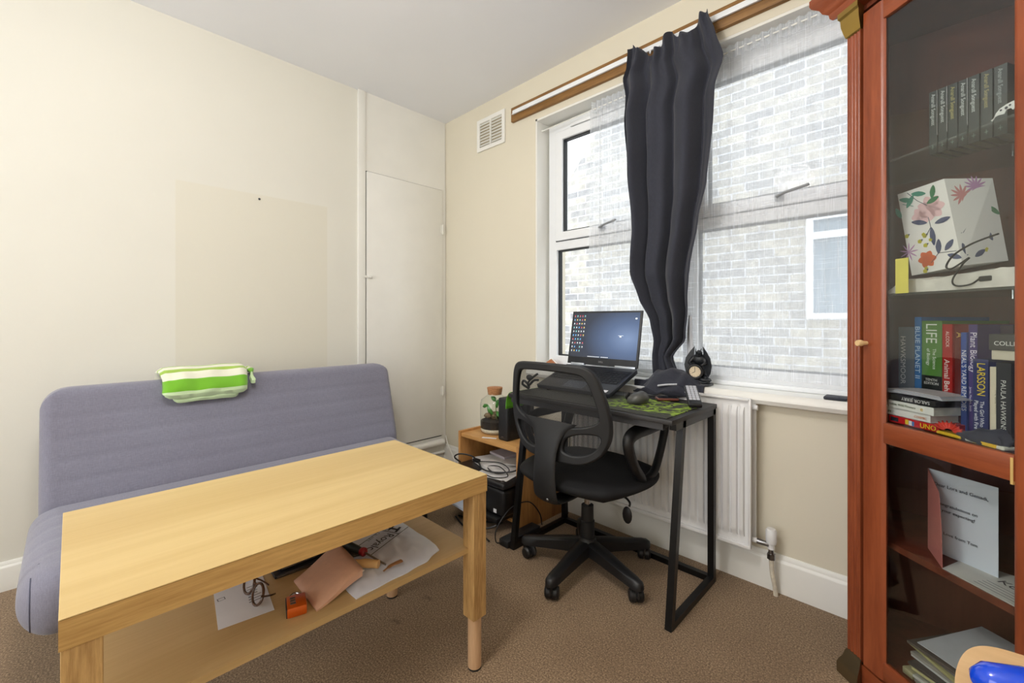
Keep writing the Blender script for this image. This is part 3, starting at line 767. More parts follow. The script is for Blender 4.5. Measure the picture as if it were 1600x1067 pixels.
pl = [(TX0+i, TY0+0.02), (TX1-i, TY0+0.02), (TX1-i, TY0+i), (TX1-0.03, TY0+i), (TX1-0.03, TY1-i), (TX1-i, TY1-i), (TX1-i, TY1-0.028), (TX0+i, TY1-0.028), (TX0+i, TY1-i), (TX0+0.03, TY1-i), (TX0+0.03, TY0+i), (TX0+i, TY0+i)]
prism(b, pl, 0.016, Matrix.Translation((0, 0, 0.369))); obj('lower_shelf', b, M['shelfwood'], ct, smooth=0)
SZ = 0.385
# things on the lower shelf
pg = thing('printed_sheet', 'white printed sheet lying under the spectacles on the table shelf', 'paper', (1.42, -1.7, SZ))
b = NB(); pts = [(1.530, -1.778), (1.546, -1.664), (1.26, -1.626), (1.245, -1.738)]
prism(b, pts, 0.0006, Matrix.Translation((0, 0, SZ+0.0003))); n0 = len(b.faces)
for k in range(7):
    x = 1.47-k*0.012; bx(b, (x, -1.700+0.002*k, SZ+0.0009), (x+0.004, -1.672+0.003*(k % 3), SZ+0.0011))
bx(b, (1.40, -1.74, SZ+0.0009), (1.412, -1.738, SZ+0.0011)); bx(b, (1.40, -1.755, SZ+0.0009), (1.412, -1.753, SZ+0.0011)); bx(b, (1.40, -1.755, SZ+0.0009), (1.4015, -1.738, SZ+0.0011)); bx(b, (1.4115, -1.755, SZ+0.0009), (1.4125, -1.738, SZ+0.0011))
b.faces.ensure_lookup_table()
for f_ in b.faces[n0:]: f_.material_index = 1
obj('sheet', b, [M['paper'], M['grey_ink']], pg, smooth=0)
gl = thing('spectacles', 'tortoiseshell spectacles standing on the printed sheet', 'glasses', (1.46, -1.69, SZ))
tort = plain((84, 58, 44), 0.25, var=0.4, scale=120, name='tortoiseshell')
def ringpts(c, u, v, ru, rv, n=28):
    return [Vector(c)+Vector(u)*math.cos(2*PI*k/n)*ru+Vector(v)*math.sin(2*PI*k/n)*rv for k in range(n)]
U = Vector((1, 0.06, -0.05)).normalized(); Vv = Vector((-0.1, 0.42, 0.9)).normalized()
c1 = Vector((1.432, -1.690, SZ+0.029)); c2 = c1+U*0.062
b = NB()
for c in (c1, c2): tube(b, ringpts(c, U, Vv, 0.027, 0.022), 0.0032, 8, closed=True)
tube(b, [c1+U*0.025+Vv*0.006, c1+U*0.031+Vv*0.012, c2-U*0.025+Vv*0.006], 0.0026, 8, 4)
obj('frame', b, tort, gl)
b = NB()
for c in (c1, c2):
    vs = [b.verts.new(p) for p in ringpts(c, U, Vv, 0.024, 0.020)]; fc = b.faces.new(vs)
obj('lenses', b, M['lens'], gl)
Wd = U.cross(Vv)
for c, s in ((c1, -1), (c2, 1)):
    b = NB(); e = c+U*0.025*s+Vv*0.008; tube(b, [e, e+U*0.004*s+Vector((0, -0.004, 0)), Vector((e.x-0.01*s, -1.66, SZ+0.018)), Vector((e.x-0.03*s, -1.645, SZ+0.006))], 0.0022, 6, 5); obj('temple', b, tort, gl)
pk = thing('combination_padlock', 'orange combination padlock with steel shackle on the table shelf', 'padlock', (1.59, -1.64, SZ))
ux = Vector((0.27, 0.96, 0)).normalized(); uy = Vector((-0.96, 0.27, 0)).normalized()
MT = Matrix(((ux.x, uy.x, 0, 1.606), (ux.y, uy.y, 0, -1.655), (0, 0, 1, SZ), (0, 0, 0, 1)))
b = NB(); bx(b, (0, 0, 0), (0.044, 0.058, 0.024), 0.004); b.transform(MT); obj('body', b, plain((214, 98, 26), 0.3, metal=0.3, name='orange_anodised'), pk)
b = NB(); bx(b, (-0.0012, 0.002, 0.001), (0.004, 0.056, 0.022), 0.001); b.transform(MT); obj('edge_cap', b, M['black'], pk)
b = NB()
for k in range(3): cyl(b, (0.008, 0.020+k*0.011, 0.0205), (0.020, 0.020+k*0.011, 0.0205), 0.0055, seg=12)
b.transform(MT); obj('dials', b, M['steel'], pk)
b = NB(); tube(b, [(0.010, 0.056, 0.012), (0.010, 0.072, 0.012), (0.022, 0.083, 0.012), (0.034, 0.072, 0.012), (0.034, 0.056, 0.012)], 0.003, 8, 5); b.transform(MT); obj('shackle', b, M['chrome'], pk)
# black folders stack
for k in range(3):
    b = NB(); z = SZ+k*0.012
    Rz = Matrix.Translation((1.35, -1.545, z)) @ Matrix.Rotation(math.radians(-3+k*3), 4, 'Z')
    bx(b, (-0.11+k*0.006, -0.075+k*0.012, 0.0005), (0.068-k*0.014, 0.085, 0.0105), 0.003); b.transform(Rz)
    t = thing('leather_wallet', ['black leather wallet at the bottom of the stack on the table shelf', 'black leather wallet in the middle of the stack of three on the table shelf', 'black leather wallet on top of the stack on the table shelf'][k], 'wallet', (1.35, -1.545, z), 0, 'black wallets on the table shelf')
    obj('cover', b, plain((34, 36, 42), 0.35, name='black_leather', bmp=0.3), t)
    b = NB(); bx(b, (0.067-k*0.014, -0.07+k*0.012, 0.004), (0.0685-k*0.014, 0.08, 0.0065)); b.transform(Rz); obj('edge_trim', b, M['steel'], t)
# pink pouch
def quadpt(q, u, v):
    a, bb, c, d = [Vector(p) for p in q]; return (a*(1-u)+bb*u)*(1-v)+(d*(1-u)+c*u)*v
Q = [(1.46, -1.590), (1.628, -1.594), (1.600, -1.462), (1.412, -1.447)]
def pouch(u, v, s):
    p = quadpt(Q, u, v); e = (1-abs(2*u-1)**6)*(1-abs(2*v-1)**8)
    base = 0.004+0.016*v; lift = 0.020*v*v*(3-2*v)
    return Vector((p.x, p.y, SZ+0.0008+lift+(base+0.010*e if s else 0.0)))
pc = thing('zip_pouch', 'blush pink leather zip pouch lying beside the padlock', 'pouch', (1.52, -1.53, SZ))
pink = plain((222, 176, 148), 0.5, bmp=0.3, scale=60, var=0.04, name='blush_leather')
b = NB(); slab(b, 24, 24, lambda u, v: pouch(u, v, 1), lambda u, v: pouch(u, v, 0)); obj('body', b, pink, pc, smooth=50)
b = NB(); tube(b, [pouch(u/10, 1, 1)+Vector((0.0, 0.003, -0.006)) for u in range(11)], 0.0028, 6); obj('zip', b, plain((196, 178, 160), 0.4, metal=0.4), pc)
# crumpled white carrier bag
bg_t = thing('plastic_bag', 'crumpled white printed plastic bag on the right of the table shelf', 'bag', (1.5, -1.35, SZ))
BQ = [(1.28, -1.50), (1.652, -1.505), (1.630, -1.205), (1.30, -1.20)]
def bagpt(u, v, s):
    p = quadpt(BQ, u, v); n1 = noise.noise(Vector((u*5, v*5, 1.3))); n2 = noise.noise(Vector((u*13, v*11, 4)))
    n3 = 1-abs(noise.noise(Vector((u*3+v*5, v*3-u*2, 9))))*2
    e = min(1, 6*u, 6*v, 6*(1-u), 6*(1-v)); 
    out = 0.008*noise.noise(Vector((u*5, v*5, 22)))*(1-e)
    if u > 0.75 and v > 0.75: p = p+Vector((-0.02, -0.012))*((u-0.75)*4)*((v-0.75)*4)
    h = 0.004+e*(0.006+0.004*n1+0.004*n2+0.006*max(0, n3-0.4))
    return Vector((p.x+out, p.y+out*0.8, SZ+(h if s else 0.0006)))
plas = plain((226, 229, 240), 0.35, var=0.03, scale=8, name='white_polythene')
b = NB(); slab(b, 60, 50, lambda u, v: bagpt(u, v, 1), lambda u, v: bagpt(u, v, 0)); obj('bag_body', b, plas, bg_t, smooth=50)
tx = Vector((-0.40, 0.92, 0)); ty = Vector((-0.92, -0.40, 0))
xd = -tx; yd = -ty
o0 = Vector((1.432, -1.290, SZ+0.019))
txt('lettering', 'Royalc', 0.040, o0, xd, Vector((0.92, 0.40, 0)).cross(Vector((0, 0, 1))) if False else Vector((0.92, 0.40, 0)), M['ink'], bg_t)
txt('small_lettering', 'CRUISES', 0.016, o0+Vector((-0.028, -0.022, 0.001)), xd, Vector((0.92, 0.40, 0)), M['grey_ink'], bg_t)
b = NB()
a0 = o0-xd*0.012
for (s, e) in ((a0+yd*(-0.035), a0+yd*0.045), ):
    pass
Y_ = Vector((0.92, 0.40, 0)); X_ = xd
def strip(b, p, q, wd=0.0012):
    d = (q-p).normalized(); n = Vector((-d.y, d.x, 0))*wd; vs = [p-n, p+n, q+n, q-n]; top = [b.verts.new(v_+Vector((0, 0, 0.0004))) for v_ in vs]; bot = [b.verts.new(v_) for v_ in vs]
    b.faces.new(top); b.faces.new(bot[::-1])
    for i_ in range(4): b.faces.new((top[i_], bot[i_], bot[(i_+1) % 4], top[(i_+1) % 4]))
strip(b, o0-X_*0.008-Y_*0.035, o0-X_*0.008+Y_*0.035); strip(b, o0-X_*0.06+Y_*0.035, o0+X_*0.13+Y_*0.035); strip(b, o0-X_*0.06-Y_*0.035, o0+X_*0.13-Y_*0.035)
strip(b, o0-X_*0.03-Y_*0.022, o0-X_*0.03+Y_*0.02, 0.004); strip(b, o0-X_*0.045-Y_*0.012, o0-X_*0.015-Y_*0.012, 0.003); strip(b, o0-X_*0.048+Y_*0.012, o0-X_*0.014+Y_*0.018, 0.004)
obj('printed_emblem', b, M['ink'], bg_t, smooth=0)
# screwdriver, peg, stick, mesh strip
sd = thing('screwdriver', 'screwdriver with black and red grip lying on the plastic bag', 'screwdriver', (1.5, -1.42, SZ+0.02))
p0, p1, p2 = Vector((1.425, -1.445, 0.425)), Vector((1.512, -1.412, 0.418)), Vector((1.598, -1.392, 0.408))
dd = (p1-p0).normalized()
b = NB(); tube(b, [p0, p0+dd*0.012, p0+dd*0.04, p1-dd*0.025, p1-dd*0.012], [0.009, 0.013, 0.0135, 0.011, 0.009], 12); obj('grip', b, plain((36, 44, 44), 0.5), sd)
b = NB(); tube(b, [p1-dd*0.014, p1-dd*0.008, p1, p1+dd*0.004], [0.010, 0.0125, 0.0125, 0.008], 12); obj('collar', b, plain((150, 24, 30), 0.35), sd)
b = NB(); cyl(b, p1, p2, 0.0028, seg=10); obj('shaft', b, M['steel'], sd)
b = NB(); tube(b, [(1.535, -1.452, 0.412), (1.56, -1.43, 0.412), (1.588, -1.408, 0.412)], [0.010, 0.012, 0.011], 14, 4); tag(obj('wooden_peg', b, plain((222, 176, 116), 0.5, name='turned_wood')), 'short pale wooden peg on the edge of the plastic bag', 'peg')
b = NB(); tube(b, [(1.622, -1.412, 0.408), (1.617, -1.385, 0.411), (1.612, -1.350, 0.408)], [0.003, 0.006, 0.007], 8, 4, flat=0.5); tag(obj('wooden_stick', b, plain((150, 104, 60), 0.6)), 'small brown wooden stick on the plastic bag near the shelf edge', 'stick')
b = NB(); slab(b, 14, 5, lambda u, v: Vector((1.385+0.11*u+0.01*v, -1.462+0.018*u+0.03*v, 0.412+0.006*math.sin(u*3))), lambda u, v: Vector((1.385+0.11*u+0.01*v, -1.462+0.018*u+0.03*v, 0.407+0.006*math.sin(u*3))))
tag(obj('mesh_strap', b, plain((64, 60, 58), 0.7, var=0.6, scale=300)), 'dark grey woven strap between the pink pouch and screwdriver', 'strap')

# ------------------------------------------------------------ wooden crate shelf in the corner
CX0, CX1, CY0, CY1, CZ = 0.60, 1.175, -0.405, -0.035, 0.43
cr = thing('wooden_crate_shelf', 'honey pine crate shelf standing in the corner beside the desk', 'shelf', (0.9, -0.22, 0))
for x0, x1 in ((CX0+0.078, CX0+0.098), (CX1-0.02, CX1)):
    b = NB(); bx(b, (x0, CY0, 0), (x1, CY1, CZ+0.012), 0.002); obj('side_panel', b, M['pinez'], cr)
b = NB(); bx(b, (CX0+0.098, CY0+0.006, CZ-0.02), (CX1-0.02, CY1, CZ), 0.0015); obj('top_board', b, M['pine'], cr)
b = NB(); bx(b, (CX0+0.098, CY0+0.006, 0.04), (CX1-0.02, CY1, 0.058), 0.0015); obj('bottom_board', b, M['pine'], cr)
b = NB(); bx(b, (CX0+0.098, CY1-0.012, 0.06), (CX1-0.02, CY1, CZ-0.02)); obj('back_board', b, M['pine'], cr)
# printer inside
pr = thing('printer', 'black inkjet printer inside the wooden crate shelf', 'printer', (0.95, -0.27, 0.058))
b = NB(); bx(b, (0.705, -0.475, 0.085), (1.135, -0.08, 0.225), 0.018, 4); obj('body', b, M['black'], pr)
b = NB(); bx(b, (0.70, -0.48, 0.228), (1.14, -0.08, 0.262), 0.012, 3); obj('lid', b, plain((34, 34, 36), 0.3, name='printer_lid_black'), pr)
b = NB(); bx(b, (0.73, -0.50, 0.060), (1.11, -0.12, 0.084), 0.004); obj('paper_tray', b, M['black'], pr)
b = NB(); cyl(b, (1.105, -0.452, 0.262), (1.105, -0.452, 0.266), 0.010, seg=16); obj('button', b, M['steel'], pr)
b = NB(); bx(b, (1.060, -0.4762, 0.10), (1.082, -0.4748, 0.120)); obj('sticker', b, M['paper'], pr)
b = NB(); prism(b, [(0.76, -0.55), (0.98, -0.57), (0.99, -0.50), (0.77, -0.48)], 0.010, Matrix.Translation((0, 0, 0.089)) ) 
bb = [v_ for v_ in b.verts]
tag(obj('printed_page', b, plain((205, 215, 235), 0.6), smooth=0), 'pale blue printed page sticking out of the front of the printer', 'paper')
def sheaf(name, label, cx, cy, z, wx, wy, h, rot, rgb=(236, 234, 232), cat='paper', group=None):
    b = NB(); bx(b, (-wx/2, -wy/2, 0), (wx/2, wy/2, h), min(0.0015, h/3), 1); b.transform(Matrix.Translation((cx, cy, z)) @ Matrix.Rotation(math.radians(rot), 4, 'Z'))
    return tag(obj(name, b, plain(rgb, 0.6, var=0.03)), label, cat, group)
sheaf('paper_sheets', 'white paper sheets lying flat on the printer lid', 0.99, -0.34, 0.2622, 0.21, 0.25, 0.003, 12)
sheaf('paper_pad', 'thick white paper pad at the back of the printer lid', 0.88, -0.26, 0.2655, 0.20, 0.26, 0.022, -18)
sheaf('envelope', 'white envelope laid across the paper pad on the printer', 0.94, -0.27, 0.288, 0.20, 0.11, 0.004, 30, (226, 224, 220))
sheaf('notebook', 'lilac grey notebook topping the pile on the printer', 0.86, -0.20, 0.2925, 0.15, 0.11, 0.014, -8, (205, 196, 202), 'notebook')
b = NB(); tube(b, [(0.72, -0.42, 0.268), (0.70, -0.45, 0.30), (0.74, -0.44, 0.325), (0.80, -0.40, 0.315), (0.88, -0.42, 0.30), (0.93, -0.44, 0.285), (1.0, -0.42, 0.278), (1.08, -0.36, 0.285), (1.10, -0.30, 0.300)], 0.0045, 6, 7)
tube(b, [(0.86, -0.40, 0.30), (0.96, -0.33, 0.297), (1.06, -0.36, 0.285), (1.02, -0.42, 0.276), (0.93, -0.40, 0.285), (0.98, -0.36, 0.290), (1.09, -0.40, 0.275), (1.05, -0.455, 0.270), (0.99, -0.46, 0.270)], 0.0028, 6, 7)
bx(b, (0.83, -0.425, 0.297), (0.875, -0.40, 0.315), 0.004)
tag(obj('tangled_cables', b, M['black']), 'tangle of black cables on the papers over the printer', 'cable')
# jar terrarium
jx, jy = 0.825, -0.246
jr = thing('terrarium_jar', 'glass bottle terrarium with a cork and green plant on the crate shelf', 'terrarium', (jx, jy, CZ))
b = NB(); lathe(b, [(0.0, 0.001), (0.070, 0.001), (0.084, 0.012), (0.087, 0.03), (0.087, 0.17), (0.080, 0.195), (0.055, 0.213), (0.043, 0.220), (0.042, 0.235), (0.045, 0.240)], (jx, jy, CZ)); obj('glass_jar', b, M['jarglass'], jr, smooth=60)
b = NB(); lathe(b, [(0, 0.225), (0.040, 0.225), (0.046, 0.262), (0.046, 0.266), (0, 0.268)], (jx, jy, CZ)); obj('cork_stopper', b, M['cork'], jr)
b = NB(); lathe(b, [(0, 0.004), (0.070, 0.004), (0.083, 0.016), (0.084, 0.030), (0.0, 0.032)], (jx, jy, CZ)); obj('gravel', b, plain((214, 206, 188), 0.8, var=0.3, scale=200, name='pale_gravel'), jr)
b = NB(); lathe(b, [(0, 0.031), (0.084, 0.031), (0.084, 0.072), (0.06, 0.082), (0.0, 0.078)], (jx, jy, CZ)); obj('soil', b, plain((40, 32, 26), 0.9, var=0.4, scale=150, name='potting_soil'), jr)
random.seed(3)
b = NB()
for k in range(9):
    a = random.uniform(0, 2*PI); r = random.uniform(0.0, 0.052)
    sph(b, (jx+r*math.cos(a), jy+r*math.sin(a), CZ+0.088+random.uniform(0, 0.022)), random.uniform(0.012, 0.022), (1, 1, 0.8), 10)
for v_ in b.verts: v_.co += Vector((1, 1, 1))*0.004*noise.noise(v_.co*90)
obj('stones', b, plain((118, 98, 70), 0.9, var=0.45, scale=60, name='mossy_stones'), jr)
def leaf(b, base, tip, width, up, curl=0.01):
    base, tip = Vector(base), Vector(tip); d = tip-base; s = d.cross(Vector(up)).normalized(); n_ = s.cross(d).normalized()
    def f(u, v, off=0): 
        w_ = width*math.sin(PI*min(1, u*0.97+0.02))**0.7*(1-0.3*u)
        return base+d*u+s*(v-0.5)*2*w_+n_*(curl*math.sin(PI*u)-curl*0.8*abs(v-0.5)*2+off)
    slab(b, 9, 5, lambda u, v: f(u, v, 0.0005), lambda u, v: f(u, v, -0.0005))
b = NB(); tube(b, [(jx+0.03, jy-0.01, CZ+0.08), (jx+0.026, jy-0.015, CZ+0.13), (jx+0.02, jy-0.01, CZ+0.19)], 0.0025, 6, 5); tube(b, [(jx+0.03, jy-0.01, CZ+0.09), (jx+0.0, jy-0.03, CZ+0.14)], 0.002, 6)
obj('stem', b, plain((92, 104, 50), 0.6), jr)
b = NB(); leaf(b, (jx+0.01, jy-0.03, CZ+0.105), (jx-0.02, jy-0.045, CZ+0.165), 0.018, (0, -1, 0.2)); leaf(b, (jx-0.018, jy-0.045, CZ+0.165), (jx-0.055, jy-0.05, CZ+0.150), 0.014, (0, -1, 0.2))
leaf(b, (jx+0.02, jy-0.01, CZ+0.19), (jx-0.01, jy-0.02, CZ+0.215), 0.016, (0.3, -0.6, 0.7)); leaf(b, (jx+0.022, jy-0.01, CZ+0.19), (jx+0.055, jy-0.02, CZ+0.185), 0.016, (0, -1, 0.4)); leaf(b, (jx+0.025, jy-0.015, CZ+0.15), (jx+0.05, jy-0.02, CZ+0.185), 0.015, (0, -1, 0.1)); leaf(b, (jx+0.028, jy-0.012, CZ+0.13), (jx+0.06, jy-0.02, CZ+0.10), 0.014, (0, -1, 0.1))
obj('leaves', b, plain((62, 128, 44), 0.45, var=0.2, scale=40, name='green_leaf'), jr, smooth=60)
# speaker-like black tower
tb = thing('black_tower_speaker', 'tall narrow black speaker tower on the crate beside the terrarium', 'speaker', (1.06, -0.28, CZ))
b = NB(); bx(b, (0.955, -0.345, CZ), (1.030, -0.12, CZ+0.235), 0.010, 3); obj('cabinet', b, M['black_soft'], tb)
b = NB(); bx(b, (1.0302, -0.325, CZ+0.015), (1.0312, -0.14, CZ+0.22)); obj('grille', b, M['black'], tb)
b = NB(); bx(b, (0.985, -0.3462, CZ+0.02), (1.000, -0.3452, CZ+0.026)); obj('badge', b, M['steel'], tb)
b = NB(); bx(b, (0, 0, 0), (0.085, 0.016, 0.0012)); b.transform(Matrix.Translation((0.865, -0.385, CZ+0.0003)) @ Matrix.Rotation(math.radians(28), 4, 'Z')); 
us = tag(obj('paper_label', b, M['paper']), 'small white label lying on the front of the crate shelf', 'label')
# adapter + floor cables
b = NB(); bx(b, (-0.031, -0.12, 0), (0.031, 0.12, 0.034), 0.006); b.transform(Matrix.Translation((1.2085, -0.43, 0)))
pa = thing('power_adapter', 'black power adapter brick on the carpet by the desk leg', 'adapter', (1.2085, -0.43, 0)); obj('case', b, M['black_soft'], pa)
b = NB(); tube(b, [(1.20, -0.55, 0.02), (1.19, -0.58, 0.03), (1.185, -0.57, 0.09), (1.19, -0.48, 0.16), (1.20, -0.36, 0.16), (1.205, -0.28, 0.08), (1.205, -0.26, 0.01)], 0.003, 6, 7); obj('lead', b, M['black'], pa)
b = NB(); tube(b, [(0.80, -0.52, 0.008), (0.95, -0.56, 0.008), (1.06, -0.52, 0.03), (1.10, -0.46, 0.05), (1.04, -0.42, 0.02), (0.92, -0.47, 0.008), (0.80, -0.50, 0.008)], 0.005, 6, 7)
tube(b, [(0.85, -0.47, 0.006), (1.0, -0.53, 0.006), (1.13, -0.57, 0.008)], 0.004, 6, 6)
tag(obj('floor_cable', b, M['black']), 'black cables coiled on the carpet in front of the crate shelf', 'cable')
b = NB(); tube(b, [(1.23, -0.05, 0.60), (1.235, -0.055, 0.4), (1.22, -0.06, 0.2), (1.24, -0.08, 0.02)], 0.0025, 6, 5); tag(obj('hanging_cable', b, M['black']), 'thin black cable hanging beside the crate behind the desk', 'cable')

# ------------------------------------------------------------ desk
DX0, DX1, DY0, DY1, DZ = 1.235, 2.045, -0.540, -0.112, 0.745
dk = thing('desk', 'small black desk with angled metal legs in front of the radiator', 'desk', (1.64, -0.33, 0))
b = NB(); bx(b, (DX0, DY0, DZ-0.018), (DX1, DY1, DZ), 0.0015); obj('desktop', b, plain((40, 38, 38), 0.5, name='black_laminate'), dk)
tw_ = 0.013
for xx in (DX0+0.02, DX1-0.016):
    def rect(pa_, pb_, w1=0.0125):
        bb_ = NB(); pa_, pb_ = Vector(pa_), Vector(pb_); d = pb_-pa_; 
        y_ = Vector((0, 1, 0)) if abs(d.normalized().y) < 0.7 else Vector((0, 0, 1))
        x_ = Vector((1, 0, 0)); s_ = d.cross(x_).normalized()*w1; x_ = x_*w1
        r1 = [pa_-x_-s_, pa_+x_-s_, pa_+x_+s_, pa_-x_+s_]; r2 = [p+d for p in r1]
        loft(bb_, [r1, r2]); return bb_
    obj('front_leg', rect((xx, -0.527, 0.0), (xx, -0.425, DZ-0.018)), M['blackmetal'], dk)
    obj('rear_leg', rect((xx, -0.128, 0.0), (xx, -0.128, DZ-0.018)), M['blackmetal'], dk)
    obj('side_bar', rect((xx, -0.516, 0.0125), (xx, -0.140, 0.0125)), M['blackmetal'], dk)
    obj('top_bar', rect((xx, -0.50, DZ-0.031), (xx, -0.116, DZ-0.031)), M['blackmetal'], dk)
b = NB(); bx(b, (DX0+0.03, -0.140, 0.0), (DX1-0.03, -0.116, 0.024)); obj('rear_bar', b, M['blackmetal'], dk)
b = NB(); bx(b, (DX0+0.008, -0.528, DZ-0.042), (DX1-0.04, -0.508, DZ-0.019)); obj('front_bar', b, plain((74, 74, 76), 0.4, metal=0.4, name='brushed_dark_bar'), dk)
# mat
mt_ = thing('desk_mat', 'black desk mat with bright green splashes hanging over the left desk edge', 'desk mat', (1.6, -0.35, DZ))
def mat_mat():
    m, nt, n, l, bs = new_mat('green_splash_mat')
    f = noise_tex(nt, mapping(nt, (14, 22, 9)), 1, 1, 0.4, 2.5)
    sx = n.new('ShaderNodeSeparateXYZ'); tc = n.new('ShaderNodeTexCoord'); l.new(tc.outputs['Object'], sx.inputs[0])
    mr = n.new('ShaderNodeMapRange'); mr.inputs[1].default_value = 0.05; mr.inputs[2].default_value = 0.22; l.new(sx.outputs[0], mr.inputs[0])
    m3 = n.new('ShaderNodeMapRange'); m3.inputs[1].default_value = -0.135; m3.inputs[2].default_value = -0.11; l.new(sx.outputs[1], m3.inputs[0])
    r = ramp(nt, f, [(0.505, (0, 0, 0)), (0.52, (1, 1, 1))])
    mu = n.new('ShaderNodeMath'); mu.operation = 'MULTIPLY'; l.new(r, mu.inputs[0]); l.new(mr.outputs[0], mu.inputs[1])
    m4 = n.new('ShaderNodeMath'); m4.operation = 'MULTIPLY'; l.new(mu.outputs[0], m4.inputs[0]); l.new(m3.outputs[0], m4.inputs[1])
    mx = n.new('ShaderNodeMix'); mx.data_type = 'RGBA'; l.new(m4.outputs[0], mx.inputs[0]); mx.inputs[6].default_value = (*srgb((52, 52, 44)), 1); mx.inputs[7].default_value = (*srgb((140, 170, 50)), 1)
    l.new(mx.outputs[2], bs.inputs['Base Color']); bs.inputs['Roughness'].default_value = 0.7; return m
M['mat'] = mat_mat()
b = NB(); bx(b, (DX0+0.0, -0.525, DZ+0.0003), (DX1-0.025, -0.22, DZ+0.0035), 0.001, 1); obj('mat_top', b, M['mat'], mt_)
b = NB(); slab(b, 10, 8, lambda u, v: Vector((DX0-0.002-0.035*math.sin(u*PI/2)-0.0, -0.52+0.28*v, DZ+0.0035-0.085*u*u)), lambda u, v: Vector((DX0-0.005-0.035*math.sin(u*PI/2), -0.52+0.28*v, DZ+0.0003-0.085*u*u)))
obj('hanging_flap', b, plain((110, 190, 50), 0.6, name='green_mat_flap'), mt_, smooth=60)
# laptop on a riser
lp = thing('laptop', 'open black laptop with a lit blue screen on the desk', 'laptop', (1.45, -0.22, DZ))
lx0, lx1 = 1.245, 1.672; ang = math.radians(19)
hy, hz = -0.095, 0.849
def lpm(): return Matrix.Translation((0, hy, hz)) @ Matrix.Rotation(ang, 4, 'X')
b = NB(); bx(b, (lx0, -0.265, -0.012), (lx1, 0.0, 0.008), 0.004); b.transform(lpm()); obj('base', b, plain((44, 47, 54), 0.4, name='dark_graphite_plastic'), lp)
b = NB(); bx(b, (lx0+0.01, -0.175, 0.0081), (lx1-0.01, -0.03, 0.0088)); b.transform(lpm()); obj('keyboard_deck', b, M['black'], lp)
b = NB()
for r in range(6):
    for c in range(19):
        if r == 5 and 5 <= c <= 9 and c != 5: continue
        x = lx0+0.018+c*0.0207; y = -0.050-r*0.0205
        bx(b, (x, y-0.0165, 0.0088), (x+(0.0172 if not (r == 5 and c == 5) else 0.10), y, 0.0108), 0.0006, 1)
b.transform(lpm()); obj('keys', b, plain((28, 29, 32), 0.5, name='key_black'), lp)['kind'] = 'stuff'
b = NB(); bx(b, (lx0+0.15, -0.25, 0.0081), (lx0+0.27, -0.182, 0.0086)); b.transform(lpm()); obj('touchpad', b, plain((60, 68, 80), 0.3), lp)
b = NB(); bx(b, (lx1-0.045, -0.255, 0.0081), (lx1-0.022, -0.235, 0.0085)); b.transform(lpm()); obj('sticker', b, M['paper'], lp)
sa = math.radians(11)
def lsm(): return Matrix.Translation((0, hy+0.004, hz+0.012)) @ Matrix.Rotation(-sa, 4, 'X')
b = NB(); bx(b, (lx0+0.002, -0.003, 0.0), (lx1-0.002, 0.006, 0.288), 0.002); b.transform(lsm()); obj('screen_lid', b, plain((40, 42, 46), 0.45, name='dark_bezel'), lp)
def screen_mat():
    m, nt, n, l, bs = new_mat('desktop_wallpaper')
    tc = n.new('ShaderNodeTexCoord'); sx = n.new('ShaderNodeSeparateXYZ'); l.new(tc.outputs['Generated'], sx.inputs[0])
    gr = n.new('ShaderNodeMapping'); gr.inputs['Location'].default_value = (-0.86, -0.0, -0.40); gr.inputs['Scale'].default_value = (1, 0, 0.9)
    l.new(tc.outputs['Generated'], gr.inputs[0]); g = n.new('ShaderNodeTexGradient'); g.gradient_type = 'SPHERICAL'; l.new(gr.outputs[0], g.inputs[0])
    col = ramp(nt, g.outputs['Fac'], [(0.0, srgb((44, 50, 60))), (0.35, srgb((52, 62, 82))), (0.7, srgb((92, 116, 156))), (1.0, srgb((136, 162, 204)))])
    bs.inputs['Base Color'].default_value = (0.01, 0.01, 0.012, 1); bs.inputs['Roughness'].default_value = 0.35
    l.new(col, bs.inputs['Emission Color']); bs.inputs['Emission Strength'].default_value = 0.8; return m
random.seed(11)
ic = [plain(c, 0.5, emit=0.8) for c in ((210, 215, 220), (220, 190, 90), (90, 160, 220), (200, 80, 90), (120, 190, 190))]
b = NB(); bx(b, (lx0+0.012, -0.0036, 0.038), (lx1-0.014, -0.0031, 0.278))
def icon(k, lo, hi):
    n0 = len(b.faces); bx(b, lo, hi); b.faces.ensure_lookup_table()
    for f_ in b.faces[n0:]: f_.material_index = k+1
for r in range(10):
    for c in range(5):
        if (r, c) in ((6, 4), (9, 4), (8, 2)): continue
        x = lx0+0.022+c*0.0165; z = 0.262-r*0.0212
        icon(random.choice((0, 0, 1, 2, 0, 1, 2, 3, 4)), (x-0.003, -0.0040, z-0.003), (x+0.003, -0.0036, z+0.003)); icon(0, (x-0.004, -0.0040, z-0.0060), (x+0.004, -0.0036, z-0.0052))
icon(0, (lx1-0.037, -0.0040, 0.243), (lx1-0.027, -0.0036, 0.251)); icon(0, (lx1-0.125, -0.0040, 0.158), (lx1-0.095, -0.0036, 0.1595)); icon(0, (lx1-0.117, -0.0040, 0.150), (lx1-0.106, -0.0036, 0.156))
for k in range(17):
    if k != 10: icon(0, (lx0+0.13+k*0.0075, -0.0040, 0.041), (lx0+0.134+k*0.0075, -0.0036, 0.045))
b.transform(lsm()); obj('display', b, [screen_mat()]+ic, lp, smooth=0)
lw = lsm()
o_ = lw @ Vector((1.46, -0.0036, 0.014)); zx = (lw.to_3x3() @ Vector((0, 0, 1)))
txt('lettering', 'DELL', 0.013, o_, (1, 0, 0), zx, M['steel'], lp, 'CENTER')
